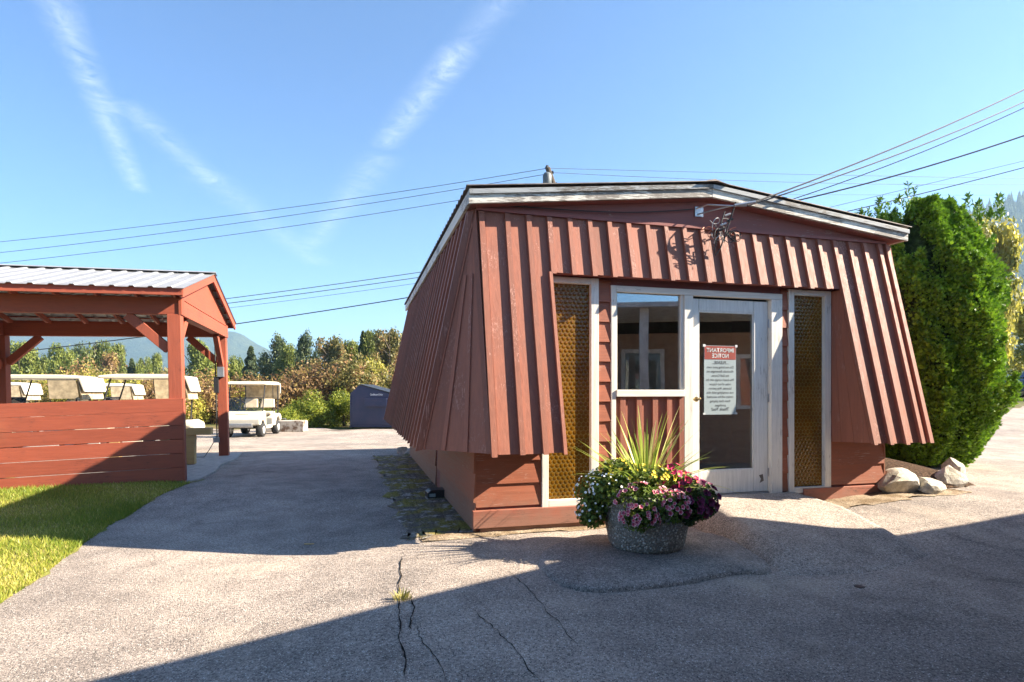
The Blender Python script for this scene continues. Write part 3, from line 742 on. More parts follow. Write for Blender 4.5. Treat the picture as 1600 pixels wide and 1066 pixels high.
# service entrance: bracket, drip loops of wire on the gable
def kpt(t, b, z): return kp(t, b, z)
br = empty('wire_bracket', kp(2.36, -.035, 3.0), TH, 'steel bracket with a tangle of looped service wires on the kiosk gable', 'wire bracket')
zb_ = .166
MB().box(-.075, .02, -.012, 0, zb_-.05, zb_+.05).build('bracket_plate', M['steel'], br)
MB().tube([(-.06, -.01, zb_+.03), (.0, -.12, zb_+.04), (.18, -.26, zb_+.0), (.32, -.30, zb_+.0)], .008, 6).build('bracket_rod', M['steel'], br)
MB().tube([(-.05, -.01, zb_-.03), (.06, -.12, zb_-.01), (.18, -.26, zb_+.0)], .007, 6).build('bracket_rod', M['steel'], br)
MB().tube([(.20, -.27, zb_+.002), (.40, -.33, zb_+.035)], .016, 8).build('cable_grip', M['steel'], br)
M['wirew'] = plain('wire_pale', (.45,.44,.42), .5); M['wirer'] = plain('wire_copper', (.45,.13,.06), .5)
for q in range(13):
    r = random.Random(100+q); x, y, z = .08+r.uniform(-.06, .2), -.16+r.uniform(-.1, .06), zb_-.06-r.uniform(0, .2); rad = r.uniform(.025, .075); ph = r.uniform(0, 6.28); tl = r.uniform(.3, 1.4)
    pts = [(x+rad*math.cos(ph+k*.55)*(1-.03*k), y+.03*math.sin(k*.5+tl), z+rad*tl*math.sin(ph+k*.55)-.008*k) for k in range(13)]
    MB().tube(pts, .0045, 5).build('wire_loop', M[('wire', 'wire', 'wirew', 'wirer', 'wire')[q % 5]], br)
MB().tube([(.14, -.20, zb_-.04), (.09, -.18, zb_-.22), (.06, -.14, zb_-.42), (.085, -.12, zb_-.47), (.13, -.14, zb_-.40), (.18, -.20, zb_-.18), (.22, -.27, zb_+.04)], .0065, 6).build('wire_loop', M['wire'], br)
MB().tube([(.02, -.02, zb_-.16), (-.03, -.06, zb_-.2), (.03, -.09, zb_-.17), (.1, -.13, zb_-.2)], .006, 6).build('wire_loop', M['wirer'], br)
for k in range(4):
    a = random.Random(k+5); c = Vector((.10+a.uniform(-.03, .14), -.19, zb_-.07-.05*k))
    MB().tube([c-Vector((.03, 0, .012)), c+Vector((.03, -.01, .012))], .012, 8).build('connector', M['black' if k % 2 else 'steel'], br)
gcab = MB().tube([kp(t, -.06, 3.045+.012*math.sin(t*2.2)+.30*max(0, t-.3)/2.1*.55-.05*math.sin(math.pi*min(1, max(0, (t-.3)/2)))) for t in np.linspace(.2, 2.25, 16)], .0055, 5).build('gable_cable', M['wire'])
tag(gcab, 'thin dark cable sagging under the left half of the kiosk gable', 'cable')

# black bait box by the side wall, stones behind it
bb = ground_at(683, 779)
bait = empty('bait_box', (bb.x, bb.y+.06, bb.z+.008), TH+.05, 'low black plastic bait box with a pale sticker beside the kiosk wall', 'bait box')
MB().prism([(-.14, 0), (.14, 0), (.135, .07), (.10, .10), (-.10, .10), (-.14, .07)], -.09, .12).build('box_body', M['black'], bait, bevel=.01)
MB().box(-.12, -.045, -.0935, -.091, .02, .06).build('sticker', M['paper'], bait)
MB().box(-.15, .15, -.1, .13, -.012, .0).build('paver_base', M['conc'], bait)
def boulder(name, loc, size, seed, label, rz=0, group=None, flat=.5, cat='rock'):
    import bmesh
    bm = bmesh.new(); bmesh.ops.create_icosphere(bm, subdivisions=3, radius=1)
    r = random.Random(seed); planes = [(Vector((r.gauss(0,1), r.gauss(0,1), r.gauss(0,.8))).normalized(), r.uniform(.42, .80)) for _ in range(17)]
    for v in bm.verts:
        p = v.co.copy()
        for n, d in planes:
            e = p.dot(n)-d
            if e > 0: p -= n*e*.92
        p += Vector((r.gauss(0,1), r.gauss(0,1), r.gauss(0,1)))*.012
        v.co = Vector((p.x*size[0], p.y*size[1], max(p.z, -flat)*size[2]+flat*size[2]))
    me = bpy.data.meshes.new(name); bm.to_mesh(me); bm.free()
    o = link(name, me, M['rock']); o.location = loc; o.rotation_euler = (0, 0, rz); return tag(o, label, cat, group)
q = ground_at(633, 709)
boulder('rock', (q.x-.05, q.y, q.z-.02), (.17, .15, .16), 3, 'grey stone at the far corner of the kiosk side wall')
boulder('rock', (q.x+.10, q.y-.14, q.z-.02), (.13, .12, .10), 4, 'small whitish stone in front of the grey stone at the far kiosk corner')

# ------------------------------------------------------------------ planter with flowers
PC = Vector((1.12, 4.80, 0)); PC.z = .036
planter = empty('planter', PC, 0, 'round tapered exposed aggregate concrete planter before the kiosk', 'planter')
MB().lathe([(.285, 0), (.31, .03), (.335, .16), (.365, .30), (.385, .43), (.392, .45), (.38, .458), (.345, .455), (.335, .40), (.33, .385)], 40).build('pot', M['aggr'], planter, True)
MB().lathe([(.332, .36), (.30, .405), (.15, .42), (.01, .425)], 28).build('soil', M['mulch'], planter, True)
M['spike'] = leaf_mat('spike_leaf', (.17,.25,.035), (.42,.46,.10), (.60,.58,.24), .35, .35)
spike = empty('spike_plant', PC+Vector((0, 0, .42)), 0, 'spiky yellow green dracaena plant standing up in the planter centre', 'plant')
def blade(az, lean, ln, w, droop, tint):
    V = []; n = 9; p = Vector((math.cos(az)*.03, math.sin(az)*.03, 0)); el = math.pi/2-lean; d = Vector((math.cos(az), math.sin(az), 0)); sd = Vector((-d.y, d.x, 0))
    for i in range(n):
        t = i/(n-1); ww = w*(math.sin(math.pi*min(.98, .22+t*.78))**.8)
        V += [p-sd*ww, p+Vector((0, 0, -ww*.5)), p+sd*ww]
        e = el-droop*t**1.6; p = p+(d*math.cos(e)+Vector((0, 0, 1))*math.sin(e))*ln/(n-1)
    Fc = [(3*i+k, 3*i+k+1, 3*i+k+4, 3*i+k+3) for i in range(n-1) for k in range(2)]
    return np_mesh('leaf', V, Fc, [tint]*len(V))
for i in range(76):
    lean = R.random()**.7*1.3; az = R.uniform(0, 6.28)
    if lean > .9 and math.sin(az) > .7: lean *= .6
    ln = (.82-.18*lean*R.random()-.2*R.random()); 
    link('leaf', blade(az, lean, ln, R.uniform(.008, .0125), R.uniform(.15, .9)*(.25+lean*.8), R.random()**1.3), M['spike'], spike, True)
def foliage_cards(pts, nrm, size, tint, rng, k=4, up=.3, aspect=1.6):
    N = len(pts); a = rng.normal(size=(N, 3)); a[:, 2] += up; 
    if nrm is not None: a = a*.8+nrm*1.0
    n = a/np.linalg.norm(a, axis=1, keepdims=True); b = np.cross(n, rng.normal(size=(N, 3))); b /= np.linalg.norm(b, axis=1, keepdims=True); c = np.cross(n, b)
    s = (size*(.6+.8*rng.random(N)))[:, None] if np.ndim(size) == 0 else size[:, None]
    f = s*.18*n
    V = np.stack([pts-b*s*aspect*.5, pts-c*s*.42+f, pts+b*s*aspect*.5, pts+c*s*.42+f], 1).reshape(-1, 3)
    return V, np.arange(N*4).reshape(-1, 4), np.repeat(tint, 4)
def flower_mesh(rp, npet, cup, centre):
    V = [(0, 0, 0)]; Fc = []; T = [0.0]
    for k in range(npet*2):
        a = math.pi*k/npet; r = rp if k % 2 == 0 else rp*.78
        V.append((math.cos(a)*rp*centre, math.sin(a)*rp*centre, cup*.3)); T.append(.25)
        V.append((math.cos(a)*r, math.sin(a)*r, cup)); T.append(1.0)
    n = npet*2
    for k in range(n):
        i, j = 1+2*k, 1+2*((k+1) % n); Fc += [(0, i, j), (i, i+1, j+1), (i, j+1, j)]
    return np_mesh('flower', V, Fc, T)
def petal_mat(name, inner, mid, outer):
    t = NT(name); a = t.attr('tint'); c = t.mix(t.ramp(a, .0, .3), inner, mid); c = t.mix(t.ramp(a, .6, .95), c, outer); c = t.val(c, t.math('ADD', t.math('MULTIPLY', t.rand(), .5), .75))
    return t.fin(c, .6, .2)
def flower_clump(name, label, centres, nleaf, lsize, lmat, fmesh, fmat, nfl, rng, outward=1.0, fname='flower', fscale=1.0):
    e = empty(name, PC+Vector((0, 0, .44)), 0, label, 'flowering plant')
    pts = []; nr = []; tint = []
    C = [(Vector(c), Vector(r)) for c, r in centres]
    def sample(shell):
        c, r = C[rng.integers(len(C))]
        d = Vector(rng.normal(size=3)).normalized(); rr = (shell if shell else rng.random()**.4)
        return c+Vector((d.x*r.x, d.y*r.y, d.z*r.z))*rr, d
    for _ in range(nleaf):
        p, d = sample(0); pts.append(p); nr.append(d); tint.append(np.clip(rng.normal(.4, .25), 0, 1))
    V, Fc, T = foliage_cards(np.array(pts), np.array(nr), lsize, np.array(tint), rng)
    link('foliage', np_mesh('foliage', V, Fc, T), lmat, e)
    me = fmesh.copy(); me.materials.clear(); k = 0; tries = 0
    while k < nfl and tries < 4000:
        tries += 1; p, d = sample(1.04)
        if d.z < -.35 or d.y > .75: continue
        inside = any(((p.x-c.x)/r.x)**2+((p.y-c.y)/r.y)**2+((p.z-c.z)/r.z)**2 < .85 for c, r in C)
        if inside: continue
        o = link(fname, me, fmat, e); o.location = p; dd = (d+Vector((rng.normal()*.3, -.35, .25))).normalized()
        o.rotation_euler = dd.to_track_quat('Z', 'Y').to_euler(); o.scale = (fscale*rng.uniform(.75, 1.15),)*3; k += 1
    return e
rg = np.random.default_rng(5)
M['fleaf'] = leaf_mat('bedding_leaf', (.07,.12,.022), (.22,.30,.05), None, .3)
M['fleafd'] = leaf_mat('petunia_leaf', (.03,.055,.015), (.08,.12,.03), None, .25)
M['fwhite'] = petal_mat('white_petals', (.6,.6,.3), (.8,.82,.8), (.82,.84,.84))
M['fpink'] = petal_mat('pink_petals', (.30,.02,.05), (.58,.13,.19), (.92,.74,.72))
M['fpurple'] = petal_mat('purple_petals', (.02,.004,.015), (.10,.008,.035), (.19,.022,.085))
M['fyellow'] = petal_mat('yellow_petals', (.7,.5,.05), (.80,.66,.06), (.85,.72,.12))
M['fred'] = petal_mat('magenta_petals', (.5,.3,.02), (.62,.03,.10), (.75,.06,.20))
fm_small = flower_mesh(.011, 5, .003, .35); fm_mid = flower_mesh(.020, 5, .006, .62); fm_big = flower_mesh(.034, 5, .012, .5)
flower_clump('white_flower_plant', 'mounded green plant dotted with tiny white flowers on the left of the planter', [((-.40, -.02, .0), (.20, .26, .17)), ((-.30, -.18, .06), (.20, .17, .13)), ((-.46, -.04, -.15), (.13, .17, .14)), ((-.28, .1, .1), (.2, .2, .1))], 3400, .024, M['fleaf'], fm_small, M['fwhite'], 150, rg)
flower_clump('pink_flower_plant', 'trailing plant covered in pale pink flowers with red centres on the planter front', [((-.10, -.34, .0), (.22, .12, .13)), ((-.14, -.40, -.12), (.15, .07, .12)), ((.10, -.38, -.05), (.15, .08, .13))], 1500, .022, M['fleaf'], fm_mid, M['fpink'], 150, rg)
flower_clump('purple_flower_plant', 'dark purple petunia spilling over the right of the planter', [((.32, -.20, .0), (.19, .19, .13)), ((.40, -.16, -.06), (.13, .17, .13)), ((.26, -.32, -.08), (.13, .10, .12))], 1900, .028, M['fleafd'], fm_big, M['fpurple'], 58, rg)
flower_clump('yellow_flower_plant', 'low plant with small yellow flowers behind the pink ones in the planter', [((-.08, -.20, .16), (.26, .14, .09)), ((-.24, -.04, .20), (.15, .14, .08))], 1300, .022, M['fleaf'], fm_mid, M['fyellow'], 95, rg, fscale=.85)
flower_clump('magenta_flower_plant', 'upright plant with bright magenta red flowers right of the spiky leaves', [((.16, -.14, .15), (.12, .12, .11)), ((.27, -.12, .10), (.12, .12, .08))], 650, .026, M['fleaf'], fm_big, M['fred'], 24, rg, fscale=.9)

# ------------------------------------------------------------------ boulders, mulch and the cedar on the right
quad_sheet('mulch_bed', [kp(4.78, -.12, 0), kp(6.2, .05, 0), kp(6.9, 4.5, 0), kp(4.78, 5.5, 0)], M['mulch'], 26, .01, 'dark bark mulch bed beside the kiosk under the cedar', .05, .30)
for (u, v, sz, sd, rz, lab) in ((1406, 773, (.35, .24, .25), 21, .3, 'big angular cream boulder next to the kiosk corner, leftmost of the row'),
                                (1461, 771, (.33, .22, .19), 22, 1.0, 'low cracked pale boulder in the middle of the boulder row'),
                                (1497, 763, (.36, .26, .22), 29, .2, 'rounded whitish boulder at the right end of the boulder row'),
                                (1503, 742, (.22, .2, .2), 35, 2.0, 'pale boulder half hidden behind the right end of the row under the cedar')):
    g = ground_at(u, v); boulder('boulder', (g.x, g.y+sz[1]*.7, g.z-.04), sz, sd, lab, rz, 'pale boulders edging the mulch bed', cat='boulder')
def cedar():
    rng = np.random.default_rng(3); c0 = np.array([6.44, 9.35, .3])
    root = empty('cedar_hedge', (c0[0], c0[1], gz(c0[0], c0[1])), 0, 'big dense bright green clipped cedar standing right of the kiosk', 'tree')
    for k in range(5):
        a = k*1.26; MB().tube([(math.cos(a)*.3, math.sin(a)*.35, -.1), (math.cos(a)*.35, math.sin(a)*.4, 1.2), (math.cos(a)*.45, math.sin(a)*.45, 2.8), (math.cos(a)*.4, math.sin(a)*.4, 3.5)], [.07, .06, .04, .02], 7).build('trunk', M['timber'], root)
    # body: several upright stems fused together, narrow foot, widest at 40% height, rounded square top
    stems = []
    for k in range(13):
        a = rng.uniform(0, 2*np.pi); r = .55*np.sqrt(rng.random()); stems.append((r*np.cos(a)*1.15, r*np.sin(a)*1.4, rng.uniform(.55, .78), rng.uniform(3.45, 3.95)))
    stems += [(-.75, -.35, .58, 3.75), (.62, -.2, .62, 3.75), (.2, -.55, .6, 3.95), (-.25, -.6, .62, 4.0), (.78, .3, .5, 3.4), (-.8, .4, .6, 3.5)]
    N = 120000; P = []; Nn = []
    st = np.array(stems); idx = rng.integers(len(st), size=N*3); s = st[idx]
    t = rng.random(N*3); th = rng.uniform(0, 2*np.pi, N*3)
    prof = np.clip(np.minimum(1, (t+.03)/.28)**.55*np.minimum(1, (1.02-t)/.30)**.62, 0, 1)
    bumps = 1+.13*np.sin(th*5+idx*1.7+t*9)+.10*np.sin(t*27+th*3+idx)+.05*np.sin(t*61+th*9)
    rad = s[:, 2]*prof*bumps*(1-.22*rng.random(N*3)**2.2)
    x = (s[:, 0]+rad*np.cos(th))*(.89-.22*np.clip(t-.30, 0, 1)); y = s[:, 1]+rad*np.sin(th); z = .05+t*s[:, 3]
    # cull what lies deep inside other stems
    deep = np.zeros(N*3, bool)
    for j, q in enumerate(st):
        tz = np.clip((z-.05)/q[3], 0, 1.2); pr = np.clip(np.minimum(1, (tz+.03)/.28)**.55*np.clip((1.02-tz)/.30, 0, 1)**.62, 0, 1)
        d = np.hypot(x-q[0], y-q[1]); deep |= (d < q[2]*pr*.80) & (idx != j)
    keep = ~deep; x, y, z, th, t, idx = (a[keep][:N] for a in (x, y, z, th, t, idx)); n = len(x)
    P = np.stack([x, y, z], 1); out = np.stack([np.cos(th), np.sin(th), .35*np.ones(n)], 1)
    # upright plumes standing off the body, each its own cone of sprays
    pk = rng.choice(n, 900, replace=False); per = 105; ax = out[pk]*np.array([.55, .55, 0])+np.array([0, 0, .9]); ax /= np.linalg.norm(ax, axis=1, keepdims=True)
    base = P[pk]-out[pk]*.08; ln = rng.uniform(.14, .32, 900)*np.where(t[pk] > .85, .6, 1.0)
    q = rng.random((900, per))**.8; rr = (.085*(1-q)**.7+.01)*np.sqrt(rng.random((900, per)))*rng.uniform(.7, 1.3, (900, 1)); dirs = rng.normal(size=(900, per, 3)); dirs /= np.linalg.norm(dirs, axis=2, keepdims=True)
    PP = (base[:, None, :]+ax[:, None, :]*(ln[:, None]*q)[..., None]+dirs*rr[..., None]).reshape(-1, 3); OO = (ax[:, None, :]*.5+dirs*.7).reshape(-1, 3)
    ok = PP[:, 2] > .02; P = np.concatenate([P, PP[ok]]); out = np.concatenate([out, OO[ok]]); t = np.concatenate([t, np.full(ok.sum(), .5)]); n = len(P)
    # each spray: a flat fan of three leaflets pointing outward and up
    d = out+rng.normal(size=(n, 3))*.38; d[:, 2] += .35; d /= np.linalg.norm(d, axis=1, keepdims=True)
    sd = np.cross(d, rng.normal(size=(n, 3))); sd /= np.linalg.norm(sd, axis=1, keepdims=True)
    L = (.034+.04*rng.random(n))[:, None]; top = np.maximum(0, t-.92)[:, None]*2.2; L = L*(1+top)
    vs = []
    for ang, ll in ((-.5, .8), (0, 1.0), (.5, .8)):
        dd = d*np.cos(ang)+sd*np.sin(ang); ww = np.cross(dd, np.cross(d, sd))*.16*L
        vs.append(np.stack([P, P+dd*L*ll*.5+ww, P+dd*L*ll, P+dd*L*ll*.5-ww], 1))
    V = np.concatenate(vs, 1).reshape(-1, 3); Fc = np.arange(n*12).reshape(-1, 4)
    tint = np.repeat(np.clip(.5+.32*rng.normal(size=n), 0, 1), 12)
    link('crown', np_mesh('crown', V, Fc, tint), leaf_mat('cedar_leaf', (.06,.13,.012), (.20,.345,.022), None, .15, .55), root)
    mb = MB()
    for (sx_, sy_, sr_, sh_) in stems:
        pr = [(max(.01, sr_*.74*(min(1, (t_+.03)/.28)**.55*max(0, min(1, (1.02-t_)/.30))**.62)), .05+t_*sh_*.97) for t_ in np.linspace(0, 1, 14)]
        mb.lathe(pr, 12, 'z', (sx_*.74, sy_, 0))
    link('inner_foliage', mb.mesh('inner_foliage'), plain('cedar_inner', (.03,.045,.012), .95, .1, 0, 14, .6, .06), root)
    # wispy leaders above the clipped top
    V = []; T = []
    for k in range(60):
        bx, by = rng.uniform(-1.1, .9), rng.uniform(-.9, .9); h0 = 3.55+.35*rng.random(); hh = rng.uniform(.12, .42)*(1.3 if abs(bx+.2) < .35 else .7)
        for i in range(70):
            q = rng.random(); p = np.array([bx+rng.normal()*.05*(1-q), by+rng.normal()*.05*(1-q), h0+hh*q]); dv = rng.normal(size=3)*.6+np.array([0, 0, .9]); dv /= np.linalg.norm(dv)
            sv = np.cross(dv, rng.normal(size=3)); sv /= np.linalg.norm(sv); l = .05+.04*rng.random()
            V += [p, p+dv*l*.5+sv*l*.16, p+dv*l, p+dv*l*.5-sv*l*.16]; T += [rng.random()*.5]*4
    link('leader_shoots', np_mesh('leader_shoots', V, np.arange(len(V)).reshape(-1, 4), T), bpy.data.materials['cedar_leaf'], root)
cedar()

# ------------------------------------------------------------------ golf cart shed
SH0 = Vector((-4.835, 8.35, 0)); SRZ = math.radians(17)
shed = empty('cart_shed', SH0, 0, 'open red timber cart shed with a metal gable roof and board fence', 'shed')
shed.rotation_euler = (0, -.021, SRZ)
SL, SDP, PWD = 3.69, 3.54, .175
for x in (0, -SL, -2*SL):
    for y in (0, SDP):
        MB().box(x-PWD/2, x+PWD/2, y-PWD/2, y+PWD/2, -.05-.09*(x < -1), 2.43).build('post', M['shed'], shed, bevel=.006)
for y in (0, SDP): MB().box(-2*SL-.2, PWD/2+.02, y-.07, y+.07, 2.431, 2.67).build('beam', M['shedx'], shed, bevel=.004)
for x in (0, -SL, -2*SL): MB().box(x-.065, x+.065, .072, SDP-.072, 2.435, 2.665).build('tie_beam', M['shedy'], shed, bevel=.004)
MB().box(.068, .105, -.09, SDP+.09, 2.425, 2.64).build('gable_tie_board', M['shedy'], shed)
ZRP, YR, EO, GO = 3.37, SDP/2, .38, .20
def rz_(y): return ZRP-abs(y-YR)*(ZRP-2.76)/(YR+EO)
MB().plank([(.07, -.06, 2.664), (.07, SDP+.06, 2.664), (.07, SDP+.06, rz_(SDP+.06)-.09), (.07, YR, ZRP-.09), (.07, -.06, rz_(-.06)-.09)], (1, 0, 0), .018).build('gable_panel', M['shedy'], shed)
for sgy, y0 in ((1, -EO), (-1, SDP+EO)):
    # rafters
    for k in range(13):
        x = .02-k*.62
        MB().plank([(x, y0+sgy*.03, rz_(y0)-.10), (x, YR, ZRP-.115), (x, YR, ZRP-.02), (x, y0+sgy*.03, rz_(y0)-.005)], (1, 0, 0), .04).build('rafter', M['shedy'], shed)
    MB().box(-2*SL-.3, GO, min(y0, y0-sgy*.025), max(y0, y0-sgy*.025), 2.655, 2.765).build('eave_board', M['shedx'], shed, bevel=.003)
    MB().box(-2*SL-.3, GO+.002, min(y0-sgy*.026, y0-sgy*.05), max(y0-sgy*.026, y0-sgy*.05), 2.655, 2.69).build('eave_trim', M['shedx'], shed)
    MB().plank([(GO-.03, y0-sgy*.03, rz_(y0)-.135), (GO-.03, YR, ZRP-.13), (GO-.03, YR, ZRP+.005), (GO-.03, y0-sgy*.03, rz_(y0)-.002)], (1, 0, 0), .03).build('barge_board', M['shedy'], shed, bevel=.003)
    # ribbed metal roof sheets
    x = GO+.02; wsh = .914
    while x > -2*SL-.25:
        prof = []; n = 4
        for k in range(n):
            a = x-wsh*(k/n); st_ = wsh/n
            prof += [(a, 0), (a-st_*.62, 0), (a-st_*.70, .019), (a-st_*.88, .019), (a-st_*.96, 0)]
        prof.append((x-wsh, 0)); V = []
        for th in (.004, .010):
            for yy in (y0-sgy*.06, YR-sgy*.004):
                V += [(px_, yy, rz_(yy)+h_+th) for px_, h_ in prof]
        m = len(prof); f = []
        for l in (0, 1): f += [(l*2*m+i, l*2*m+i+1, l*2*m+m+i+1, l*2*m+m+i) for i in range(m-1)]
        f += [(i, i+1, 2*m+i+1, 2*m+i) for i in range(m-1)]
        MB().add(V, f).build('roof_sheet', M['iron'], shed); x -= wsh+.0015
    for k in range(7): MB().box(-2*SL-.2, GO-.04, y0+sgy*(.2+k*.33)-.02, y0+sgy*(.2+k*.33)+.02, rz_(y0+sgy*(.2+k*.33))-.018, rz_(y0+sgy*(.2+k*.33))-.001).build('purlin', M['shedx'], shed) if k < 6 else None
x = GO+.03
while x > -2*SL:                                # ridge cap lengths with closure gaps
    MB().plank([(x, YR-.17, ZRP+.0), (x, YR, ZRP+.05), (x, YR+.17, ZRP+.0), (x, YR, ZRP+.036)], (-1, 0, 0), .60).build('ridge_cap', M['iron'], shed); x -= .606
def brace(p, q, w=.09, h=.13): MB().bar(p, q, w, h).build('brace', M['shed'], shed, bevel=.004)
for y in (0, SDP):
    brace((-.09, y, 1.93), (-.60, y, 2.42)); brace((-SL+.09, y, 1.93), (-SL+.60, y, 2.42)); brace((-SL-.09, y, 1.93), (-SL-.60, y, 2.42))
for x in (0, -SL): brace((x, .1, 2.02), (x, .52, 2.42)); brace((x, SDP-.1, 1.85), (x, SDP-.62, 2.42))
zf = .035
for k in range(6):
    hgt = .194 if k < 5 else .190; d0, d1 = R.uniform(-.006, .006), R.uniform(-.004, .004); yj = R.uniform(-.006, .004)
    MB().hexa([(-2*SL, -.135+yj, zf-.09+d0*2), (.088, -.135, zf+d1), (.088, -.089, zf+d1), (-2*SL, -.089+yj, zf-.09+d0*2)],
              [(-2*SL, -.135+yj, zf-.09+hgt+d0), (.088, -.135, zf+hgt+d1), (.088, -.089, zf+hgt+d1), (-2*SL, -.089+yj, zf-.09+hgt+d0)]).build('fence_board', M['shedx'], shed, bevel=.003)
    zf += hgt+.007+R.uniform(-.005, .004)
MB().box(.089, .112, -.135, -.06, .0, 1.22).build('corner_trim', M['shed'], shed)
# switch box, conduit and socket on the far post
MB().tube([(-.11, SDP-.10, .3), (-.11, SDP-.10, 2.42)], .012, 6).build('conduit', M['black'], shed)
MB().box(-.13, -.05, SDP-.19, SDP-.09, 1.30, 1.62).build('switch_box', M['black'], shed)
MB().box(-.06, .05, SDP-.20, SDP-.09, 1.62, 1.82).build('switch_box', M['steel'], shed)
MB().box(-.17, -.06, SDP-.17, SDP-.09, .30, .40).build('socket_box', M['steel'], shed)
MB().tube([(-.15, SDP-.15, .33), (-.24, SDP-.2, .16), (-.32, SDP-.25, .03), (-.5, SDP-.2, .03)], .008, 5).build('cord', M['black'], shed)
def slab():
    P = [SH0+Matrix.Rotation(SRZ, 3, 'Z')@Vector(p) for p in ((-8, -.12, 0), (.10, -.12, 0), (.26, .1, 0), (.30, 1.0, 0), (.22, 1.9, 0), (.34, 2.8, 0), (.24, 4.1, 0), (-8, 4.1, 0))]
    mb = MB(); n = len(P)
    mb.add([(p.x, p.y, gz(p.x, p.y)-.06) for p in P]+[(p.x, p.y, gz(p.x, p.y)+.03) for p in P], [tuple(range(n)), tuple(range(2*n-1, n-1, -1))]+[(i, (i+1) % n, n+(i+1) % n, n+i) for i in range(n)])
    tag(mb.build('concrete_slab', M['conc']), 'pale concrete slab under the cart shed', 'slab', kind='structure')
slab()
def sh(x, y, z=0): return SH0+Matrix.Rotation(SRZ, 3, 'Z')@Vector((x, y, z))
bench = empty('work_bench', sh(-.36, 2.1, .03), SRZ, 'raw yellow timber bench with a thick post leg under the shed', 'bench')
MB().box(-1.3, .40, -.10, .10, .52, .64).build('bench_top', M['timber'], bench, bevel=.006)
for x in (-1.1, .06): MB().box(x-.075, x+.075, -.08, .08, 0, .519).build('leg', M['timber'], bench, bevel=.006)
MB().bar((-.02, 0, .2), (-.40, 0, .49), .09, .1).build('brace', M['timber'], bench)
tb = empty('utility_box', SH0+Matrix.Rotation(SRZ, 3, 'Z')@Vector((-2.20, -.19, .66)), SRZ, 'small turquoise box hanging on the fence at the left edge', 'box')
M['teal'] = plain('turquoise_plastic', (.10,.42,.42), .5)
MB().box(-.08, .08, -.03, .05, 0, .27).build('box_body', M['teal'], tb, bevel=.01); MB().box(-.085, .085, -.036, .05, .272, .30).build('box_lid', M['teal'], tb, bevel=.006)

